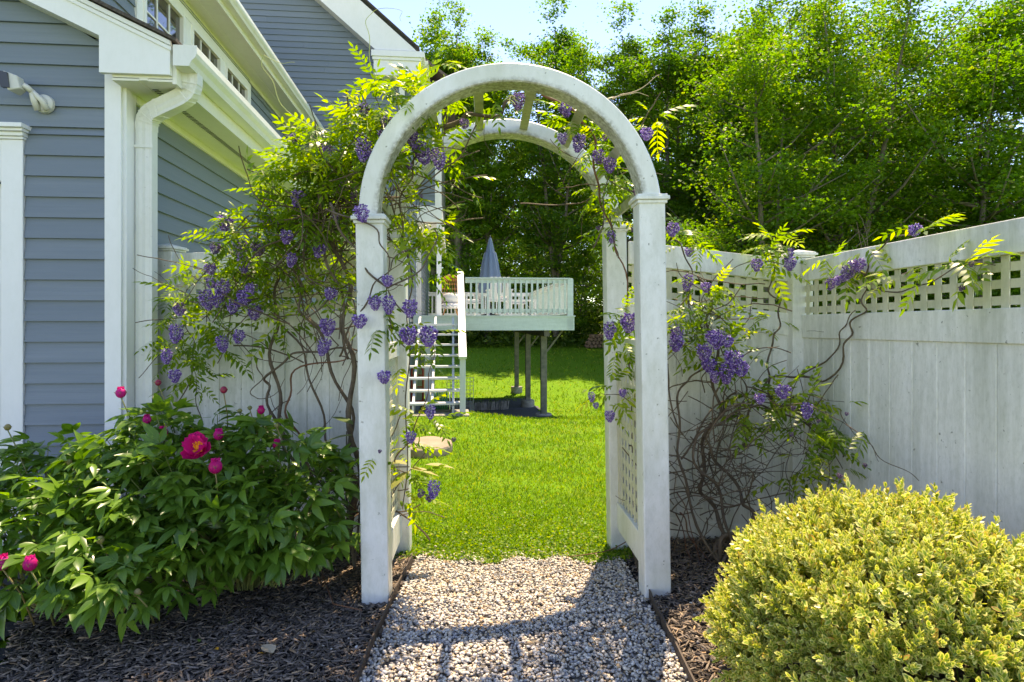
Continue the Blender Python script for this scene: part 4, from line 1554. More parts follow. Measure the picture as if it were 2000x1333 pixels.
# front row of the wood, each by what it stands behind
front = [(-2.6, 32.5, 2, 0.90, 'leafy tree filling the gap between the house roof and the arch top'),
         (-4.2, 33.4, 0, 0.93, 'tall leafy tree rising just right of the house roof'),
         (-2.8, 31.9, 1, 0.82, 'slim woodland tree behind the wicker egg chair'),
         (-1.3, 32.9, 0, 0.86, 'forked woodland tree behind the blue umbrella'),
         (2.3, 32.4, 2, 0.88, 'twin stemmed tree behind the right end of the deck'),
         (5.8, 31.9, 1, 0.86, 'tall tree behind the arch right post'),
         (7.7, 30.4, 0, 0.91, 'broad forked tree above the fence panel next to the arch'),
         (9.9, 31.4, 0, 0.93, 'tall crowned tree above the fence corner'),
         (12.0, 29.9, 3, 0.98, 'dense tree beyond the fence corner')]
for x, y, k, s, lab in front:
    tree(TREES[k % 3], x, y, random.uniform(0, 6.28), s, lab, 'trees along the front of the wood')
n_t = 0
for row, (y0, nrow) in enumerate(((37.5, 5), (50, 12))):
    for i in range(nrow):
        x = -7 + (32 + row * 14) * (i + .5) / nrow - row * 1.5 + random.uniform(-1, 1)
        y = y0 + random.uniform(-2, 2)
        tree(TREES[random.randrange(3)], x, y, random.uniform(0, 6.28), random.uniform(.85, 1.05) * (.80 if x < -3 else 1), 'tall slender tree standing deep inside the wood', 'trees deep in the wood')
# slim trunks and saplings between
for i in range(34):
    x = -6 + 24 * (i + random.random()) / 34
    y = random.uniform(34, 47)
    tree(SAPL[i % 2], x, y, random.uniform(0, 6.28), random.uniform(.7, 1.15), 'thin leafy sapling in the shade between the woodland trunks', 'saplings in the wood', 'sapling')
nearl = [(9.2, 22.0, 0, .92, 'multi stemmed maple with a pale trunk above the fence corner'),
         (12.8, 23.5, 1, .95, 'large bright maple above the middle of the long fence panel'),
         (16.2, 21.5, 2, 1.15, 'dense layered maple above the right end of the fence'),
         (20.0, 23.0, 1, 1.05, 'big leafy maple at the right edge of the view'),
         (14.3, 27.5, 1, 1.05, 'tall maple behind the row of nearer maples'),
         (19.0, 28.5, 0, 1.15, 'tall maple filling the upper right corner'),
         (24.5, 26.0, 2, 1.2, 'maple outermost on the right beyond the fence'),
         (10.8, 29.0, 2, 1.1, 'maple between the arch and the nearer maples')]
for x, y, k, s, lab in nearl:
    tree(NEAR[k], x, y, random.uniform(0, 6.28), s, lab, 'maples beyond the fence')

# undergrowth at the foot of the wood
n = 45000
x = rng.uniform(-14, 34, n)
y = 31.0 + rng.gamma(1.3, 6.0, n)
hh = (0.5 + 1.3 * (np.sin(x * 1.3) * .5 + .5) * (np.sin(y * .9 + x * .4) * .5 + .5) + .4 * np.sin(x * 3.7) ** 2) * np.clip((y - 30.4) / 2.5, .35, 1.6)
z = gz(x, y) + hh * rng.random(n) ** .6
V, F, A = scatter(SPRAY, np.stack([x, y, z], 1), frames(rand_dir(n), rand_dir(n) * .5 + np.array([0, -.2, .9])), rng.uniform(.09, .17, n), rng.random(n))
tag(part('undergrowth', np_mesh('undergrowth', V, F, 'under_leaf', A), None), 'low leafy undergrowth along the foot of the wood', 'undergrowth', kind='stuff')
# far mass of foliage behind the individual trees
n = 36000
x = rng.uniform(-35, 75, n)
y = rng.uniform(52, 68, n)
z = gz(x, y) + rng.uniform(0, 1, n) ** .5 * ((y - 49) * .95 + 1.5 * np.sin(x * .35) + 1.2 * np.sin(x * .9)) * np.where(x < -6, .55, 1)
V, F, A = scatter(SPRAY, np.stack([x, y, z], 1), frames(rand_dir(n), rand_dir(n) * .6 + np.array([0, -.2, .8])), rng.uniform(.25, .5, n), rng.random(n))
tag(part('far_woods', np_mesh('far_woods', V, F, 'tree_leaf', A), None), 'far mass of woodland foliage behind the standing trunks', 'woods', kind='stuff')


# ------------------------------------------------------------------ wisteria
def leaflet(L, W, fold=.25, curl=.15, base=(0, 0, 0), ang=0.0, droop=0.0):
    """6 quads-ish leaf: centre line and two edges; returns V,F,edge"""
    ts = [0, .18, .42, .70, .90, 1.0]
    ws = [0.02, .66, 1.0, .70, .26, .01]
    V, E = [], []
    for t, w in zip(ts, ws):
        z = -curl * L * t * t
        V += [(-w * W / 2, t * L, z + fold * w * W / 2), (0, t * L, z), (w * W / 2, t * L, z + fold * w * W / 2)]
        E += [1, 0, 1]
    F = []
    for i in range(len(ts) - 1):
        a = i * 3
        F += [(a, a + 1, a + 4, a + 3), (a + 1, a + 2, a + 5, a + 4)]
    V = np.array(V)
    c, s = math.cos(ang), math.sin(ang)
    x = V[:, 0] * c + V[:, 1] * s
    y = -V[:, 0] * s + V[:, 1] * c
    V = np.stack([x, y, V[:, 2] - droop * np.hypot(x, y)], 1) + np.array(base)
    return V, np.array(F), np.array(E, float)


def small_leaflet(L, W, base, ang, tilt):
    ts = [0, .35, .72, 1.0]
    ws = [.05, 1.0, .7, .02]
    V, E = [], []
    for t, w in zip(ts, ws):
        z = -.18 * L * t * t - tilt * t * L
        V += [(-w * W / 2, t * L, z + .12 * w * W), (w * W / 2, t * L, z + .10 * w * W)]
        E += [0, 0]
    F = np.array([(2 * i, 2 * i + 1, 2 * i + 3, 2 * i + 2) for i in range(3)])
    V = np.array(V)
    c, s = math.cos(ang), math.sin(ang)
    V = np.stack([V[:, 0] * c + V[:, 1] * s, -V[:, 0] * s + V[:, 1] * c, V[:, 2]], 1) + np.array(base)
    return V, F, np.array(E, float)


def combine(items):
    Vs, Fs, E, Rn, off = [], [], [], [], 0
    for V, F, e in items:
        Vs.append(V)
        Fs.append(F + off)
        E.append(e)
        Rn.append(np.full(len(V), rng.uniform(-.08, .08)))
        off += len(V)
    return np.concatenate(Vs), np.concatenate(Fs), {'edge': np.concatenate(E), 'rnd': np.concatenate(Rn)}


def wisteria_leaf(n_pairs, L, seed):
    r = np.random.default_rng(seed)
    items = []
    for i in range(n_pairs):
        t = (i + .8) / (n_pairs + .5)
        y = L * t
        z = -.35 * L * t * t
        ll = .048 * (1 - .25 * abs(t - .5)) * r.uniform(.85, 1.1)
        for s in (-1, 1):
            items.append(small_leaflet(ll * 1.15, .0205, (0, y, z), s * R(r.uniform(45, 70)), r.uniform(.1, .6)))
    items.append(small_leaflet(.05, .018, (0, L, -.35 * L), 0, .5))
    # rachis
    for i in range(4):
        t0, t1 = i / 4, (i + 1) / 4
        V = np.array([(-.0012, L * t0, -.35 * L * t0 ** 2), (.0012, L * t0, -.35 * L * t0 ** 2), (.001, L * t1, -.35 * L * t1 ** 2), (-.001, L * t1, -.35 * L * t1 ** 2)])
        items.append((V, np.array([(0, 1, 2, 3)]), np.zeros(4)))
    return combine(items)


WL = [wisteria_leaf(4, .15, 1), wisteria_leaf(5, .18, 2), wisteria_leaf(4, .13, 3), wisteria_leaf(6, .20, 4)]
WL_ME = [np_mesh('leaf', v, f, 'vine_leaf', a) for v, f, a in WL]

OV, OF = np.array([(1, 0, 0), (-1, 0, 0), (0, 1, 0), (0, -1, 0), (0, 0, 1), (0, 0, -1)], float), np.array([(0, 2, 4), (2, 1, 4), (1, 3, 4), (3, 0, 4), (2, 0, 5), (1, 2, 5), (3, 1, 5), (0, 3, 5)])


def cluster_mesh(seed, L, Rr, n, mat):
    r = np.random.default_rng(seed)
    t = r.random(n) ** .75
    rad = Rr * np.sqrt(np.clip(np.sin(np.pi * np.clip(t * .88 + .06, 0, 1)), .03, 1)) * (1 - .55 * t) * 1.25
    a = r.uniform(0, 6.28, n)
    q = r.uniform(.25, 1.0, n) ** .6
    pos = np.stack([rad * q * np.cos(a), rad * q * np.sin(a), -t * L], 1)
    nrm = np.stack([np.cos(a), np.sin(a), .5 * np.ones(n)], 1) + r.normal(0, .3, (n, 3))
    sc = np.stack([r.uniform(.0045, .0065, n), r.uniform(.0060, .0095, n), r.uniform(.0028, .004, n)], 1) * (1 - .25 * t)[:, None]
    V, F, A = scatter([(OV, OF, {})], pos, frames(nrm, r.normal(size=(n, 3))), sc, r.random(n))
    return np_mesh('flower_cluster', V, F, mat, A)


CL = [cluster_mesh(1, .090, .042, 310, 'petal_purple'), cluster_mesh(2, .072, .042, 270, 'petal_purple'), cluster_mesh(3, .108, .042, 340, 'petal_purple')]
CLF = [cluster_mesh(4, .050, .026, 90, 'petal_faded'), cluster_mesh(5, .04, .022, 70, 'petal_faded')]


def vine(root, stems, leaves, flowers, n_obj=290, tangle=None, seed=3, lim=None):
    """stems: list of (points (px,py,Z), radius m, material); leaves: blobs; flowers: (px,py,Z,size,kind)"""
    r = np.random.default_rng(seed)
    base = Vector(root.location)
    if lim:
        stems = [([(a, b_, min(Z, lim(a) - .065)) for a, b_, Z in pts], rad, mt) for pts, rad, mt in stems]
        leaves = [(a, b_, min(Z, lim(a) - .10), c * .9, d * .85, min(e, .06), int(n * .55)) if a > 1560 else (a, b_, min(Z, lim(a) - .04), c, d, e, n) for a, b_, Z, c, d, e, n in leaves]
        flowers = [(a, b_, min(Z, lim(a) - .03), c, d) for a, b_, Z, c, d in flowers]
    allpts = []
    for pts, rad, mt in stems:
        P = spline([at(*p) for p in pts], 7)
        n = len(P)
        Q = []
        ph = r.uniform(0, 6)
        for i, p in enumerate(P):
            w = rad * 1.3 + .004
            Q.append(p - base + Vector((math.sin(i * .8 + ph) * w, math.cos(i * .7 + ph) * w, math.sin(i * .55 + 2 * ph) * w * .8)))
        obj('stem', B().tube(Q, [rad * (1 - .55 * i / (n - 1)) * (1 + .10 * math.sin(i * 1.7 + ph)) for i in range(n)], 7 if rad > .006 else 5), mt, root, smooth=True)
        allpts += Q[::3]
    if tangle:
        tb = B()
        for (px, py, Z, rx, ry, rzz, cnt, rad) in tangle:
            c0 = at(px, py, Z) - base
            k_ = Z / FPX
            for i in range(cnt):
                a = r.uniform(0, 6.28)
                p = c0 + Vector((r.normal(0, .5) * rx * k_, r.normal(0, .5) * rzz, r.normal(0, .5) * ry * k_))
                d = Vector((r.normal(), r.normal() * .5, r.normal() + .3)).normalized()
                curl = Vector((r.normal(), r.normal() * .6, r.normal())) * .35
                pts = [p]
                for s in range(9):
                    d = (d + curl * .28 + Vector((r.normal(), r.normal() * .5, r.normal())) * .12 + (c0 - p) * .10).normalized()
                    p = p + d * r.uniform(.03, .06)
                    pts.append(p)
                tb.tube(spline(pts, 2), rad * r.uniform(.5, 1.3), 4, cap=False)
        t = obj('twigs', tb, 'vine_bark', root)
        t['kind'] = 'stuff'
    pos, dr, nm, rn = [], [], [], []
    for (px, py, Z, rx, ry, rzz, cnt) in leaves:
        c0 = at(px, py, Z)
        k_ = Z / FPX
        for i in range(int(cnt * 1.08)):
            q = Vector((r.normal(), r.normal(), r.normal()))
            q = q / q.length * (r.random() ** .45)
            p = c0 + Vector((q.x * rx * k_, q.y * rzz, q.z * ry * k_))
            pos.append(tuple(p - base))
            d = Vector((q.x, q.y - .15, q.z * .5)) * .9 + Vector((r.normal(), r.normal(), r.normal() * .7)) * .55
            dr.append(tuple(d.normalized()))
            nm.append((r.normal() * .35, r.normal() * .35, 1.0))
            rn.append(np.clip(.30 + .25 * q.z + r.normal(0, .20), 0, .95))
    pos, dr, nm, rn = np.array(pos), np.array(dr), np.array(nm), np.array(rn)
    fr = frames(dr, nm)
    sc = r.uniform(.62, 1.05, len(pos))
    pk = r.integers(0, len(WL), len(pos))
    order = np.argsort(pos[:, 1])            # nearest first
    near, rest = order[:n_obj], order[n_obj:]
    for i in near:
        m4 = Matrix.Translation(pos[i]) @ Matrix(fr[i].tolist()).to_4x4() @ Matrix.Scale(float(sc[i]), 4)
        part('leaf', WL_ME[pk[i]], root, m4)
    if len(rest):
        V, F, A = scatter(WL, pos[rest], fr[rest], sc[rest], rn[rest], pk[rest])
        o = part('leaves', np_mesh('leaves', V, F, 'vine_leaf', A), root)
        o['kind'] = 'stuff'
    for (px, py, Z, s, kd) in flowers:
        Z = Z - .10
        s = s * .90
        p = at(px, py, Z) - base + Vector((0, 0, .035 * s))
        ms = CL if kd else CLF
        m4 = Matrix.Translation(p) @ Matrix.Rotation(r.uniform(0, 6.28), 4, 'Z') @ Matrix.Rotation(r.normal(0, .22), 4, 'X') @ Matrix.Scale(s * r.uniform(.9, 1.1), 4)
        part('flower_cluster', ms[r.integers(0, len(ms))], root, m4)


wl = empty('wisteria_vine', (-.80, 3.55, 0), 0, 'flowering purple wisteria climbing over the left side of the arch and fence', 'vine')
vb = 'vine_bark'
stemsL = [
    ([(690, 1075, 3.5), (640, 960, 3.6), (560, 880, 3.65), (530, 790, 3.7), (520, 740, 3.7), (565, 700, 3.65), (640, 680, 3.6), (700, 690, 3.55)], .011, vb),
    ([(695, 1060, 3.5), (600, 930, 3.6), (545, 800, 3.68), (535, 680, 3.7), (545, 560, 3.7), (600, 460, 3.65), (680, 380, 3.55), (760, 300, 3.4)], .013, vb),
    ([(680, 1050, 3.55), (690, 900, 3.6), (670, 760, 3.6), (610, 640, 3.6), (580, 560, 3.6), (600, 480, 3.6)], .013, vb),
    ([(690, 1040, 3.45), (695, 880, 3.5), (680, 700, 3.5), (675, 560, 3.5), (650, 430, 3.5), (690, 330, 3.4), (780, 250, 3.2)], .017, vb),
    ([(675, 1060, 3.6), (700, 960, 3.6), (640, 860, 3.62), (610, 740, 3.62), (560, 640, 3.7), (500, 560, 3.72), (450, 520, 3.75)], .009, vb),
    ([(700, 1000, 3.5), (660, 930, 3.5), (590, 870, 3.55), (560, 780, 3.6), (590, 720, 3.6), (680, 700, 3.5)], .009, 'twig_red'),
    ([(680, 700, 3.4), (660, 560, 3.4), (620, 470, 3.4), (560, 430, 3.45), (480, 430, 3.5), (430, 470, 3.6)], .008, vb),
    ([(640, 400, 3.0), (690, 480, 2.95), (730, 540, 2.86), (775, 560, 2.85), (840, 500, 2.95), (850, 450, 3.0)], .0065, vb),
    ([(640, 410, 3.0), (700, 430, 2.86), (740, 460, 2.84), (757, 520, 2.84), (760, 640, 2.9)], .005, vb),
    ([(660, 700, 3.0), (700, 610, 2.86), (745, 545, 2.84), (780, 500, 3.0), (870, 470, 3.3)], .005, vb),
    ([(760, 300, 3.2), (820, 255, 3.25), (880, 238, 3.3), (950, 225, 3.35), (1010, 195, 3.35), (1060, 190, 3.4)], .015, vb),
    ([(800, 260, 3.1), (812, 300, 3.1), (800, 350, 3.15), (780, 420, 3.2), (800, 520, 3.2), (798, 640, 3.15), (795, 800, 3.1), (790, 1000, 3.1)], .006, vb),
    ([(770, 900, 3.1), (800, 860, 3.05), (830, 780, 3.0), (845, 700, 3.05), (840, 640, 3.1)], .0035, 'twig_red'),
    ([(1060, 190, 3.4), (1120, 215, 3.4), (1160, 280, 3.35), (1165, 360, 3.35), (1190, 440, 3.45), (1215, 520, 3.5), (1230, 640, 3.4)], .008, 'twig_red'),
    ([(350, 790, 3.8), (380, 700, 3.75), (370, 650, 3.75), (360, 590, 3.75), (390, 540, 3.75), (450, 500, 3.7)], .004, vb),
    ([(395, 840, 3.75), (385, 780, 3.75), (375, 700, 3.75)], .0035, vb),
    ([(500, 700, 3.65), (510, 740, 3.65), (490, 770, 3.65), (520, 780, 3.65), (560, 740, 3.6)], .004, vb),
    ([(620, 255, 3.3), (560, 215, 3.3), (525, 150, 3.3), (510, 110, 3.3), (540, 120, 3.3), (575, 125, 3.3)], .0022, 'tendril'),
    ([(770, 200, 3.1), (730, 140, 3.1), (718, 60, 3.1), (725, 25, 3.1), (780, 18, 3.1), (782, 45, 3.1)], .0022, 'tendril'),
    ([(905, 420, 3.3), (870, 440, 3.3), (830, 400, 3.3), (800, 380, 3.3)], .0035, vb),
    ([(945, 225, 3.2), (950, 280, 3.2), (975, 320, 3.2)], .0016, vb),
    ([(872, 220, 3.1), (868, 280, 3.1), (862, 320, 3.1)], .0016, vb),
    ([(700, 900, 3.35), (735, 1000, 3.35), (700, 1080, 3.4)], .006, 'twig_red'),
    ([(620, 1130, 3.0), (640, 1080, 3.2), (700, 1010, 3.4)], .004, 'twig_red'),
]
tangL = [(640, 430, 3.5, 90, 80, .18, 70, .0045), (620, 600, 3.6, 80, 120, .10, 34, .0035), (720, 330, 3.35, 80, 60, .15, 40, .004), (690, 520, 3.4, 50, 90, .10, 34, .0035),
         (520, 520, 3.65, 90, 60, .12, 30, .003), (400, 620, 3.75, 60, 70, .06, 16, .0025), (800, 380, 3.2, 30, 80, .10, 24, .003), (690, 980, 3.5, 60, 70, .12, 30, .004),
         (580, 800, 3.65, 80, 80, .05, 12, .0025), (1190, 350, 3.4, 30, 70, .12, 14, .003)]
leavL = [(790, 205, 3.05, 48, 42, .22, 44), (735, 255, 3.25, 70, 45, .28, 75), (660, 300, 3.4, 80, 48, .30, 95), (610, 350, 3.5, 85, 55, .32, 110), (560, 410, 3.6, 75, 55, .28, 80),
         (480, 470, 3.65, 70, 45, .2, 60), (660, 400, 3.5, 70, 60, .25, 65), (440, 540, 3.72, 60, 50, .15, 40), (520, 530, 3.65, 75, 50, .18, 50), (610, 480, 3.6, 75, 60, .2, 60),
         (380, 600, 3.74, 65, 45, .10, 30), (350, 680, 3.74, 42, 60, .08, 24), (420, 650, 3.72, 45, 50, .08, 20), (395, 730, 3.75, 26, 45, .05, 10), (540, 620, 3.65, 55, 45, .1, 20),
         (640, 570, 3.5, 50, 60, .12, 20), (770, 330, 3.1, 28, 80, .12, 26), (790, 420, 3.15, 25, 60, .12, 16), (850, 440, 3.3, 48, 55, .10, 22), (840, 520, 3.3, 25, 60, .10, 14), (760, 620, 2.95, 26, 80, .06, 10),
         (800, 700, 3.05, 30, 60, .06, 7), (840, 660, 3.1, 30, 25, .06, 5), (825, 820, 3.1, 42, 30, .08, 12), (790, 880, 3.05, 26, 50, .07, 12), (785, 960, 3.05, 24, 40, .06, 10), (740, 900, 2.85, 30, 20, .03, 3),
         (900, 225, 3.3, 55, 14, .12, 8), (1000, 205, 3.35, 60, 10, .12, 9), (860, 300, 3.2, 45, 40, .12, 12), (905, 345, 3.35, 22, 14, .04, 4), (1110, 235, 3.4, 40, 24, .12, 14), (1160, 290, 3.4, 32, 40, .12, 18),
         (1200, 350, 3.4, 28, 50, .12, 22), (1160, 375, 3.4, 22, 22, .06, 7), (1205, 430, 3.4, 26, 40, .1, 12), (1270, 240, 3.15, 26, 22, .08, 8), (870, 130, 3.3, 30, 14, .1, 6), (830, 165, 3.1, 30, 14, .08, 7), (740, 165, 3.1, 30, 30, .1, 7),
         (580, 320, 3.5, 60, 20, .2, 14), (650, 250, 3.4, 60, 14, .2, 12)]
flL = [(713, 212), (757, 240), (752, 262), (712, 287), (805, 268), (813, 292), (856, 305), (826, 305), (441, 435), (525, 427), (585, 385), (421, 482), (470, 483), (475, 512), (505, 487), (410, 525),
       (412, 553), (398, 580), (425, 590), (455, 597), (350, 602), (346, 647), (325, 693), (340, 732), (432, 667), (468, 655), (495, 567), (480, 580), (560, 460), (572, 505), (650, 577), (640, 635), (637, 672),
       (702, 628), (757, 550), (760, 590), (800, 600), (796, 655), (838, 652), (730, 590), (750, 737), (500, 607), (628, 490), (545, 440), (520, 430), (440, 560)]
flowL = []
for i, (a, b_) in enumerate(flL):
    Z = 3.45 + .2 * (a < 560) - .55 * (a > 690 and b_ > 400) - .3 * (a > 690 and b_ < 400)
    flowL.append((a, b_, Z, random.uniform(.85, 1.25), 1))
flowL += [(702, 413, 2.84, .9, 1), (840, 800, 3.0, .7, 1), (803, 852, 3.0, .7, 1), (886, 862, 3.1, .55, 0), (824, 968, 3.0, .9, 0), (838, 975, 3.0, .9, 0), (850, 950, 3.0, .8, 1), (742, 885, 2.9, .45, 0),
          (1013, 195, 3.3, 1.0, 1), (908, 243, 3.3, .8, 1), (1102, 210, 3.35, 1.0, 1), (1098, 268, 3.3, .7, 1), (1133, 275, 3.3, 1.0, 1), (1167, 303, 3.3, .9, 1), (1191, 320, 3.3, 1.0, 1),
          (1182, 272, 3.3, .8, 0), (1242, 378, 3.2, .8, 0), (1264, 262, 3.1, .9, 1), (1168, 448, 3.4, .6, 0), (1193, 460, 3.4, .7, 1), (1237, 450, 3.3, .9, 0), (600, 400, 3.45, 1, 0), (670, 365, 3.4, 1, 0), (690, 390, 3.4, 1, 0),
          (640, 290, 3.3, .7, 1), (575, 270, 3.4, .7, 1), (655, 430, 3.4, .9, 0), (610, 440, 3.45, .9, 0), (800, 330, 3.1, .8, 0), (820, 390, 3.3, .8, 0), (903, 345, 3.35, .7, 0)]
vine(wl, stemsL, leavL, flowL, 290, tangL, 3)

wr = empty('wisteria_vine', (1.30, 3.60, 0), 0, 'wisteria with a bare twisted base climbing the fence right of the arch', 'vine')
stemsR = [
    ([(1395, 1140, 3.25), (1400, 1080, 3.35), (1420, 1040, 3.4), (1380, 980, 3.5), (1370, 900, 3.55), (1400, 800, 3.6), (1395, 700, 3.65), (1385, 600, 3.7), (1370, 540, 3.75)], .014, vb),
    ([(1385, 1140, 3.3), (1410, 1060, 3.35), (1460, 1040, 3.35), (1465, 1000, 3.4), (1430, 940, 3.5), (1380, 870, 3.5), (1400, 820, 3.55), (1440, 760, 3.6)], .013, vb),
    ([(1410, 1130, 3.25), (1425, 1050, 3.35), (1400, 960, 3.4), (1350, 880, 3.4), (1400, 830, 3.45), (1450, 800, 3.5), (1520, 800, 3.5), (1600, 850, 3.45), (1650, 890, 3.4)], .009, vb),
    ([(1400, 1100, 3.3), (1340, 960, 3.4), (1325, 850, 3.5), (1330, 760, 3.55), (1360, 730, 3.6), (1400, 720, 3.6), (1420, 770, 3.6), (1400, 860, 3.55)], .008, vb),
    ([(1450, 880, 3.6), (1470, 790, 3.68), (1510, 740, 3.72), (1560, 735, 3.72), (1610, 745, 3.68), (1650, 690, 3.62), (1660, 640, 3.6), (1685, 610, 3.6), (1690, 560, 3.6), (1680, 520, 3.6)], .0075, vb),
    ([(1540, 750, 3.70), (1600, 715, 3.62), (1635, 680, 3.6), (1645, 640, 3.58), (1670, 610, 3.58)], .006, vb),
    ([(1510, 790, 3.7), (1500, 740, 3.72), (1505, 680, 3.74), (1520, 640, 3.76), (1522, 600, 3.76), (1505, 560, 3.76), (1515, 500, 3.74), (1520, 470, 3.72)], .007, vb),
    ([(1330, 900, 3.5), (1400, 790, 3.55), (1460, 770, 3.6), (1420, 700, 3.6), (1380, 640, 3.65), (1390, 590, 3.7)], .006, vb),
    ([(1318, 470, 3.6), (1345, 510, 3.62), (1350, 560, 3.65), (1330, 600, 3.66), (1345, 650, 3.65)], .005, vb),
    ([(1690, 540, 3.55), (1700, 500, 3.4), (1740, 470, 3.25), (1790, 455, 3.1)], .005, vb),
    ([(1690, 565, 3.5), (1760, 568, 3.3), (1810, 555, 3.15), (1870, 520, 2.95), (1940, 515, 2.75)], .004, vb),
    ([(1500, 800, 3.5), (1560, 790, 3.3), (1620, 810, 3.15), (1680, 850, 3.0), (1730, 900, 2.9), (1800, 940, 2.8)], .0035, vb),
    ([(1640, 800, 3.3), (1660, 840, 3.2), (1700, 870, 3.1), (1715, 900, 3.05)], .0025, vb),
    ([(1330, 1000, 3.45), (1350, 1050, 3.4), (1395, 1110, 3.35)], .005, 'twig_red'),
    ([(1322, 1000, 3.5), (1345, 1080, 3.4), (1380, 1140, 3.3)], .004, 'twig_red'),
    ([(1325, 960, 3.5), (1350, 1030, 3.4), (1372, 1130, 3.3)], .004, 'twig_red'),
    ([(1240, 900, 3.5), (1235, 830, 3.5), (1240, 760, 3.4), (1230, 700, 3.4), (1235, 640, 3.4)], .007, vb),
    ([(1240, 790, 3.4), (1200, 770, 3.3), (1170, 770, 3.25)], .003, vb),
    ([(1270, 480, 3.3), (1320, 440, 3.5), (1350, 480, 3.6)], .003, vb),
    ([(1195, 195, 3.3), (1235, 178, 3.35), (1290, 150, 3.4)], .004, 'dry_leaf'),
    ([(1180, 200, 3.3), (1240, 180, 3.35), (1265, 190, 3.4)], .003, 'dry_leaf'),
]
tangR = [(1390, 870, 3.5, 70, 110, .12, 48, .0035), (1440, 960, 3.42, 70, 60, .10, 26, .003), (1360, 960, 3.45, 40, 80, .10, 20, .003), (1380, 600, 3.68, 40, 70, .05, 24, .003), (1520, 830, 3.5, 80, 40, .08, 22, .0025),
         (1580, 900, 3.35, 60, 50, .08, 22, .002), (1420, 780, 3.55, 60, 50, .08, 24, .003), (1690, 560, 3.5, 30, 40, .08, 12, .0022)]
leavR = [(1235, 620, 3.35, 40, 30, .08, 14), (1215, 680, 3.3, 25, 25, .06, 6), (1210, 765, 3.3, 42, 28, .07, 12), (1195, 800, 3.3, 15, 20, .05, 4), (1340, 470, 3.5, 35, 22, .08, 8), (1350, 600, 3.6, 35, 50, .08, 20),
         (1380, 560, 3.65, 40, 25, .06, 10), (1345, 660, 3.6, 30, 40, .08, 14), (1400, 640, 3.55, 45, 45, .08, 20), (1420, 700, 3.5, 40, 40, .08, 16), (1420, 560, 3.6, 25, 18, .05, 5), (1520, 480, 3.7, 32, 28, .08, 20), (1495, 520, 3.7, 22, 14, .05, 5), (1500, 630, 3.72, 40, 16, .04, 6),
         (1650, 530, 3.5, 38, 40, .10, 22), (1620, 500, 3.55, 35, 12, .05, 6), (1700, 480, 3.35, 30, 20, .06, 9), (1800, 450, 3.05, 28, 12, .05, 8), (1760, 540, 3.2, 40, 12, .05, 7), (1890, 520, 2.85, 50, 24, .07, 16), (1800, 528, 3.1, 40, 10, .05, 6),
         (1500, 775, 3.5, 50, 24, .08, 14), (1560, 790, 3.4, 45, 40, .10, 22), (1480, 820, 3.45, 45, 30, .08, 14), (1590, 860, 3.3, 45, 30, .10, 20), (1620, 900, 3.2, 48, 40, .10, 26), (1550, 920, 3.3, 35, 30, .08, 10), (1660, 790, 3.2, 14, 10, .03, 3), (1700, 840, 3.0, 16, 10, .03, 2)]
fR = [(1228, 627, 3.3, 1.25), (1192, 640, 3.3, .9), (1248, 622, 3.3, .8), (1155, 773, 3.2, .55), (1217, 768, 3.25, .6), (1191, 812, 3.25, .8), (1163, 792, 3.25, .45), (1316, 447, 3.4, 1), (1347, 493, 3.6, .8), (1347, 548, 3.65, 1), (1378, 562, 3.65, .9),
      (1325, 648, 3.5, 1.1), (1322, 668, 3.5, 1.1), (1390, 660, 3.5, 1), (1375, 685, 3.5, 1.1), (1385, 715, 3.5, 1.2), (1405, 658, 3.48, 1.1), (1420, 668, 3.48, 1.0), (1432, 700, 3.42, 1.3), (1445, 722, 3.42, 1.3), (1420, 725, 3.42, 1.3), (1395, 735, 3.45, .9),
      (1478, 515, 3.68, .9), (1543, 513, 3.66, 1), (1545, 492, 3.7, .6), (1529, 765, 3.4, 1.1), (1483, 780, 3.4, .9), (1788, 452, 3.0, .8), (1680, 515, 3.4, .9), (1660, 532, 3.4, .9), (1625, 553, 3.45, .8), (1643, 550, 3.45, .8), (1578, 798, 3.3, .9), (1665, 520, 3.4, .9), (1475, 718, 3.5, .01)]
flowR = [(a, b_, Z, s, 1) for a, b_, Z, s in fR[:-1]] + [(1550, 802, 3.3, .7, 0), (1545, 850, 3.2, .5, 0), (1880, 568, 2.85, .6, 0), (1897, 520, 2.8, .5, 0), (1654, 812, 3.1, .5, 0), (1598, 825, 3.2, .5, 0), (1640, 935, 3.0, .7, 0), (1690, 912, 3.0, .5, 0)]
def fence_front(px):
    """distance at which the right-hand fence stands, seen along this column"""
    return min(3.84, 2.175 / ((px - 1000) / 1200 + .0969)) if px > 1250 else 9.0


vine(wr, stemsR, leavR, flowR, 290, tangR, 5, fence_front)

# ------------------------------------------------------------------ peonies


def peony_leaf(seed, s=1.0):
    r = np.random.default_rng(seed)
    items = []
    L0 = .085 * s
    for (y, a, l_) in ((.05, 0, 1.15), (.045, 42, .95), (.045, -42, .95), (.0, 78, .85), (.0, -78, .85)):
        L = .105 * l_ * r.uniform(.9, 1.1)
        items.append(leaflet(L, L * r.uniform(.37, .46), .32, r.uniform(.15, .5), (0, y, 0), R(a + r.uniform(-8, 8)), r.uniform(.0, .25)))
    V = np.array([(-.0015, -.06, .012), (.0015, -.06, .012), (.0012, .05, 0), (-.0012, .05, 0)])
    items.append((V, np.array([(0, 1, 2, 3)]), np.zeros(4)))
    return combine(items)


PL = [peony_leaf(i) for i in range(5)]
PL_ME = [np_mesh('leaf', v, f, 'peony_leaf', a, smooth=True) for v, f, a in PL]


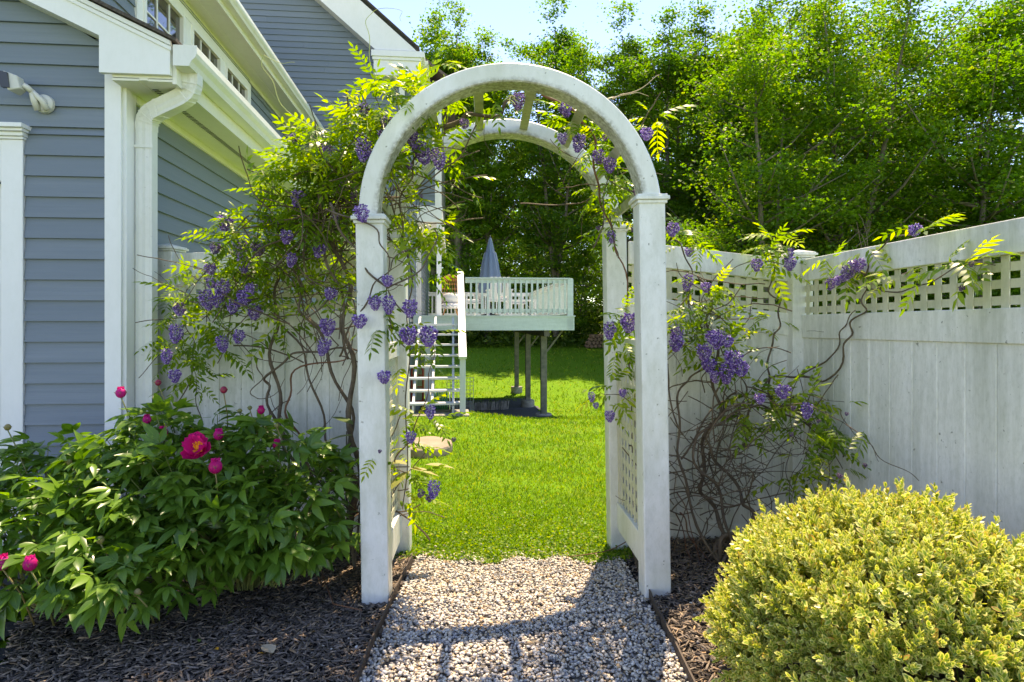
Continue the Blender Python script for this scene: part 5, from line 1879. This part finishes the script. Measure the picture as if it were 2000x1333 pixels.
def sphere_b(cx, cy, cz, r_, sx=1, sy=1, sz=1, seg=10):
    prof = [(max(r_ * math.sin(math.pi * i / 8), .0005), -r_ * math.cos(math.pi * i / 8) * sz) for i in range(9)]
    b = B().lathe(prof, 0, 0, seg)
    b.v = [(cx + x * sx, cy + y * sy, cz + z) for x, y, z in b.v]
    return b


def petal_sheet(w, l, cup, az, tilt, base, seed):
    """broad cupped petal, 4x4 grid"""
    r = random.Random(seed)
    V, F = [], []
    n = 5
    for i in range(n):
        t = i / (n - 1)
        ww = w * (math.sin(math.pi * (t * .72 + .14))) ** .7
        for j in range(n):
            s = j / (n - 1) * 2 - 1
            x = ww / 2 * s
            y = l * t * (1 - .08 * s * s) + (.006 * math.sin(s * 6 + seed) if i == n - 1 else 0)
            z = cup * (t * t + .6 * s * s * t) * l
            ct, st = math.cos(tilt), math.sin(tilt)
            y2, z2 = y * ct - z * st, y * st + z * ct
            ca, sa = math.cos(az), math.sin(az)
            V.append((base[0] + x * ca - y2 * sa, base[1] + x * sa + y2 * ca, base[2] + z2))
    for i in range(n - 1):
        for j in range(n - 1):
            a = i * n + j
            F.append((a, a + 1, a + n + 1, a + n))
    return V, F


def peony(root, blobs, buds, seed, n_obj=290):
    r = np.random.default_rng(seed)
    base = Vector(root.location)
    pos, dr, nm, rn = [], [], [], []
    for (px, py, Z, rx, ry, rzz, cnt) in blobs:
        c0 = at(px, py, Z)
        k_ = Z / FPX
        for i in range(int(cnt * 1.45)):
            q = Vector((r.normal(), r.normal(), r.normal()))
            q = q / q.length
            q = q * (.70 + .32 * r.random())
            if q.y > .5:
                q.y *= .5
            p = c0 + Vector((q.x * rx * k_, q.y * rzz, q.z * ry * k_))
            if p.z < .05:
                p.z = .05 + r.random() * .1
            pos.append(tuple(p - base))
            o_ = Vector((q.x, q.y - .35, q.z * .3 + .05)).normalized()
            d = o_ + Vector((r.normal(), r.normal(), r.normal() * .5)) * .38
            d.z += .05
            dr.append(tuple(d.normalized()))
            nn = Vector((q.x * .6, q.y * .6 - .3, .9 + q.z * .4)) + Vector((r.normal(), r.normal(), r.normal())) * .25
            nm.append(tuple(nn))
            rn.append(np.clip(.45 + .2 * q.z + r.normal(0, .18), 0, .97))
    pos, dr, nm, rn = np.array(pos), np.array(dr), np.array(nm), np.array(rn)
    fr = frames(dr, nm)
    sc = r.uniform(.58, .98, len(pos))
    pk = r.integers(0, len(PL), len(pos))
    order = np.argsort(pos[:, 1])
    near, rest = order[:n_obj], order[n_obj:]
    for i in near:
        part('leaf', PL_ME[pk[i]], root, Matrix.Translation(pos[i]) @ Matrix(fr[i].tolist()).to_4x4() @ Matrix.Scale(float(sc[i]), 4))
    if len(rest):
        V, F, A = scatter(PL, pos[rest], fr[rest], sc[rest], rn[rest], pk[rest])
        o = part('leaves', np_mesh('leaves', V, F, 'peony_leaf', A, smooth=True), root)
        o['kind'] = 'stuff'
    # stems
    sb = B()
    for i in range(0, len(pos), 4):
        p = Vector(pos[i])
        g = Vector((p.x * .35 + r.normal(0, .05), p.y * .2 + .05, -.0))
        sb.tube([g, g.lerp(p, .5) + Vector((0, 0, .05)), p], [.005, .004, .002], 4, cap=False)
    o = obj('stems', sb, 'bud_green', root)
    o['kind'] = 'stuff'
    for (px, py, Z, rad, kind) in buds:
        p = at(px, py, Z) - base
        mt = {'pink': 'petal_pink', 'dark': 'bud_dark', 'green': 'bud_green'}[kind]
        bd = obj('flower_bud', sphere_b(0, 0, 0, rad, 1, 1, 1.08, 12), mt, root, smooth=True, loc=p)
        if kind == 'pink':
            b = B()
            for q in range(6):
                V, F = petal_sheet(rad * 1.5, rad * 1.9, .5, q * 1.05 + seed, R(62), (0, 0, -rad * .95), q)
                b.add(V, F)
            obj('bud_petals', b, 'petal_pink', bd, smooth=True)
        sp = B()
        for q in range(4):
            V, F = petal_sheet(rad * .7, rad * 1.5, .35, q * 1.57 + .4, R(25), (0, 0, -rad * .98), q)
            sp.add(V, F)
        obj('sepal', sp, 'bud_green', bd, smooth=True)
        tgt = Vector((p.x + random.uniform(-.05, .08), p.y + .1, max(p.z - .28, .1)))
        obj('flower_stem', B().tube([p + Vector((0, 0, -rad * .9)), p.lerp(tgt, .5) + Vector((.01, 0, 0)), tgt], [.0028, .0032, .004], 6), 'bud_green', root, smooth=True)


pe1 = empty('peony_bush', (-1.38, 3.0, 0), 0, 'peony bush with one open magenta bloom against the fence', 'peony')
b1 = [(400, 900, 3.1, 120, 60, .30, 60), (520, 900, 3.15, 130, 70, .30, 75), (600, 960, 3.1, 85, 70, .25, 48), (450, 1010, 2.85, 150, 100, .28, 100), (330, 960, 2.85, 110, 80, .28, 60), (560, 1030, 2.9, 110, 70, .25, 50),
      (350, 1090, 2.65, 120, 70, .22, 44), (300, 850, 3.05, 70, 45, .25, 28), (430, 830, 3.3, 140, 24, .15, 18)]
bd1 = [(236, 768, 3.1, .024, 'pink'), (287, 820, 3.05, .020, 'pink'), (318, 845, 3.05, .024, 'pink'), (427, 850, 2.95, .024, 'pink'), (421, 912, 2.72, .029, 'pink'), (541, 869, 3.0, .021, 'pink'), (510, 802, 3.2, .019, 'pink'),
       (309, 748, 3.2, .015, 'dark'), (437, 762, 3.25, .018, 'dark'), (468, 803, 3.2, .012, 'green'), (488, 797, 3.2, .011, 'green'), (514, 912, 2.95, .012, 'green'), (560, 945, 2.9, .011, 'green'), (376, 1038, 2.55, .013, 'green'), (640, 958, 2.95, .013, 'green'), (541, 832, 3.1, .012, 'green')]
peony(pe1, b1, bd1, 31)
# open bloom
blm = empty('open_bloom', at(392, 878, 2.72) - Vector(pe1.location), 0)
blm.parent = pe1
blm.rotation_euler = (R(58), R(-8), 0)
for q in range(9):
    b = B()
    V, F = petal_sheet(.075, .078, .35, q * .698 + .2, R(12 + (q % 3) * 13), (0, 0, -.006 + .002 * (q % 3)), q)
    b.add(V, F)
    obj('petal', b, 'petal_pink', blm, smooth=True)
sb = B()
for q in range(90):
    a = random.uniform(0, 6.28)
    rr = random.uniform(0, .034)
    sb.tube([(rr * .4 * math.cos(a), rr * .4 * math.sin(a), 0), (rr * math.cos(a), rr * math.sin(a), random.uniform(.018, .030))], [.0012, .0030], 4)
obj('stamens', sb, 'stamen', blm)

pe2 = empty('peony_bush', (-1.95, 2.75, 0), 0, 'leafy peony bush spilling in front of the garage door trim', 'peony')
b2 = [(150, 960, 2.9, 150, 70, .30, 70), (60, 920, 3.0, 90, 55, .25, 30), (230, 900, 3.0, 80, 45, .25, 28), (110, 1040, 2.7, 150, 80, .28, 80), (230, 1030, 2.7, 90, 80, .25, 44), (60, 1110, 2.5, 130, 60, .2, 44), (210, 1110, 2.5, 100, 60, .2, 34), (290, 1130, 2.45, 50, 50, .15, 14), (130, 880, 3.1, 120, 30, .15, 16), (-70, 1030, 2.7, 110, 100, .25, 30)]
bd2 = [(59, 1102, 2.3, .024, 'pink'), (5, 1100, 2.3, .025, 'pink'), (15, 835, 3.0, .015, 'green'), (135, 903, 2.9, .014, 'green'), (196, 1055, 2.45, .015, 'green'), (268, 1158, 2.35, .014, 'green')]
peony(pe2, b2, bd2, 37)

# large-leaved young plant by the left arch post
mg = empty('young_magnolia', (-.86, 3.35, -.03), 0, 'young plant with large green and pale leaves beside the left arch post', 'plant')
BLF = combine([leaflet(.17, .075, .12, .18)])
bme = np_mesh('leaf', *BLF[:2], 'big_leaf', BLF[2], smooth=True)
pme = np_mesh('leaf', *BLF[:2], 'pale_leaf', BLF[2], smooth=True)
for (px, py, Z, az, tl, me_) in [(690, 850, 3.2, 95, -5, bme), (695, 900, 3.2, 80, -20, bme), (688, 955, 3.15, 100, 5, bme), (700, 1000, 3.15, 70, -10, bme), (680, 880, 3.3, 120, 10, bme), (690, 830, 3.3, 60, 20, bme), (665, 980, 3.2, 110, -20, bme), (694, 930, 3.25, 100, -30, bme),
                                 (800, 915, 3.45, -95, -4, pme), (805, 910, 3.45, -60, -25, pme), (795, 908, 3.45, 60, 10, pme), (830, 908, 3.5, -88, 2, pme), (800, 920, 3.45, 140, -20, pme), (782, 905, 3.45, 95, 0, pme)]:
    p = at(px, py, Z) - Vector(mg.location)
    part('leaf', me_, mg, Matrix.Translation(p) @ Matrix.Rotation(R(az), 4, 'Z') @ Matrix.Rotation(R(tl), 4, 'X'))
obj('stem', B().tube([(0, 0, 0), (.02, .05, .3), (.10, .08, .52)], [.008, .006, .004], 6).tube([(0, 0, 0), (-.03, -.05, .4), (-.02, -.08, .75)], [.008, .006, .004], 6).tube([(.10, .08, .52), at(800, 912, 3.45) - Vector(mg.location)], [.004, .003], 5), 'wood_old', mg)

# ------------------------------------------------------------------ variegated boxwood
bx = empty('variegated_boxwood', (1.225, 1.90, 0.03), 0, 'rounded boxwood shrub with yellow edged leaves in front of the fence', 'shrub')


def box_sprig(seed):
    r = np.random.default_rng(seed)
    items = []
    n = 6
    for i in range(n):
        y = .009 + .0115 * i
        l = .032 * (1 - .07 * i) * r.uniform(.85, 1.1)
        for s in (0, 1):
            az = (i % 2) * math.pi / 2 + s * math.pi + r.uniform(-.3, .3)
            L, W = l, l * .55
            tilt = R(r.uniform(15, 60) + 5 * i)
            V = np.array([(0, 0, 0), (-.5 * W, .42 * L, .12 * W), (0, .48 * L, -.05 * W), (.5 * W, .42 * L, .12 * W), (-.34 * W, .82 * L, .05 * W), (0, 1.03 * L, 0), (.34 * W, .82 * L, .05 * W)])
            E = np.array([0.5, 1, -.25, 1, 1, 1, 1.])
            F = np.array([(0, 2, 1, 0), (0, 3, 2, 0), (1, 2, 5, 4), (2, 3, 6, 5)])[2:]
            F = np.array([(0, 2, 4, 1), (0, 3, 6, 2), (2, 5, 4, 1), (2, 6, 5, 3)])
            F = np.array([(0, 3, 2, 1), (1, 2, 5, 4), (2, 3, 6, 5)])
            ct, st = math.cos(tilt), math.sin(tilt)
            # leaf direction: outward (x') and along the sprig (y)
            out = V[:, 1] * ct - V[:, 2] * st
            up_ = V[:, 1] * st + V[:, 2] * ct
            ca, sa = math.cos(az), math.sin(az)
            P = np.stack([out * ca - V[:, 0] * sa, y + up_, out * sa + V[:, 0] * ca], 1)
            items.append((P, F, E))
    V = np.array([(-.0012, -.05, 0), (.0012, -.05, 0), (.0008, .06, 0), (-.0008, .06, 0)])
    items.append((V, np.array([(0, 1, 2, 3)]), np.zeros(4)))
    return combine(items)


BS = [box_sprig(i) for i in range(6)]
for v, f, a in BS:
    a['rnd'] = a['rnd'] * 3.0
BS_ME = [np_mesh('sprig', v, f, 'box_leaf', a) for v, f, a in BS]
n = 9800
q = rand_dir(n)
q = q[q[:, 2] > -.45]
n = len(q)
lump = 1 + .04 * np.sin(q[:, 0] * 3.3 + 2) + .065 * np.sin(q[:, 0] * 7 + 1) * np.cos(q[:, 1] * 6) + .05 * np.sin(q[:, 2] * 9 + q[:, 0] * 5)
depth = 1 - np.abs(rng.normal(0, .11, n)) + .075 * (rng.random(n) > .91) * rng.random(n) * 1.6
rad3 = np.array([.55, .52, .36])
pos = q * rad3 * (lump * depth)[:, None] + np.array([0, 0, .29])
dr = q * np.array([1, 1, 1.1]) + np.array([0, 0, .5]) + rng.normal(0, .5, (n, 3))
fr = frames(dr, rand_dir(n))
sc = rng.uniform(.55, 1.0, n)
pk = rng.integers(0, len(BS), n)
rn = rng.random(n)
campos = np.array([-1.20, -1.90, 1.27])
dcam = np.linalg.norm(pos - campos, axis=1)
vis = (q @ ((campos - np.array([0, 0, .36])) / np.linalg.norm(campos))) > .1
order = np.argsort(np.where(vis & (depth > .9), dcam, dcam + 10))
near, rest = order[:290], order[290:]
for i in near:
    part('sprig', BS_ME[pk[i]], bx, Matrix.Translation(pos[i]) @ Matrix(fr[i].tolist()).to_4x4() @ Matrix.Scale(float(sc[i]), 4))
V, F, A = scatter(BS, pos[rest], fr[rest], sc[rest], rn[rest], pk[rest])
o = part('foliage', np_mesh('foliage', V, F, 'box_leaf', A), bx)
o['kind'] = 'stuff'
tb = B()
for i in range(160):
    d = Vector(rand_dir(1)[0])
    d.z = abs(d.z) * .9
    e = Vector((d.x * .44, d.y * .42, .30 + d.z * .38))
    tb.tube([(d.x * .03, d.y * .03, -.05), e * .5 + Vector((0, 0, .02)), e], [.008, .005, .002], 4, cap=False)
tb_o = obj('branches', tb, 'wood_old', bx)
tb_o['kind'] = 'stuff'

# ------------------------------------------------------------------ small things on the mulch
dl = leaflet(.075, .06, .2, .1)
b = B().add([tuple(p) for p in dl[0]], [tuple(f) for f in dl[1]])
p = at(533, 1256, 2.35)
o = obj('fallen_leaf', b, 'dry_leaf', loc=(p.x, p.y, float(gz(p.x, p.y)) + .035))
o.rotation_euler = (.2, .1, .9)
tag(o, 'large pale dry leaf lying on the mulch left of the path', 'leaf')
for (px, py, col, lab) in ((421, 1282, 'yellow_leaf', 'small orange leaf on the mulch below the pale dry leaf'), (516, 1293, 'yellow_leaf', 'small orange leaf on the mulch near the bottom edge'), (390, 1268, 'peony_leaf', 'small green leaf on the mulch beside an orange one'), (457, 1222, 'peony_leaf', 'small green leaf on the mulch above the pale dry leaf')):
    Z = CAM_H * FPX / (py - HORIZ)
    p = at(px, py, Z)
    s_ = .026
    v, f, e = leaflet(s_, s_ * .6, .2, .2)
    o = obj('fallen_leaf', B().add([tuple(q) for q in v], [tuple(q) for q in f]), col, loc=(p.x, p.y, float(gz(p.x, p.y)) + .032))
    o.rotation_euler = (.3, .2, random.uniform(0, 6))
    tag(o, lab, 'leaf')
p = at(320, 1166, 2.9)
o = obj('blue_hose', B().tube([(p.x - .05, p.y, .03), (p.x, p.y - .01, .035), (p.x + .05, p.y + .02, .03)], .009, 8), 'blue_plastic', smooth=True)
tag(o, 'short visible length of blue hose under the peony leaves', 'hose')
o = obj('fallen_twig', B().tube([(-.98, 3.15, .03), (-.80, 2.75, .04), (-.66, 2.70, .035)], .003, 5), 'twig_red', smooth=True)
tag(o, 'thin red runner trailing over the mulch left of the arch', 'twig')
o = obj('fallen_twig', B().tube(spline([at(1110, 1088, 3.42), at(1190, 1075, 3.5), at(1240, 1048, 3.6), at(1235, 1060, 3.55)], 5), .003, 5), 'twig_red', smooth=True)
tag(o, 'thin runner lying across the gravel by the right arch post', 'twig')
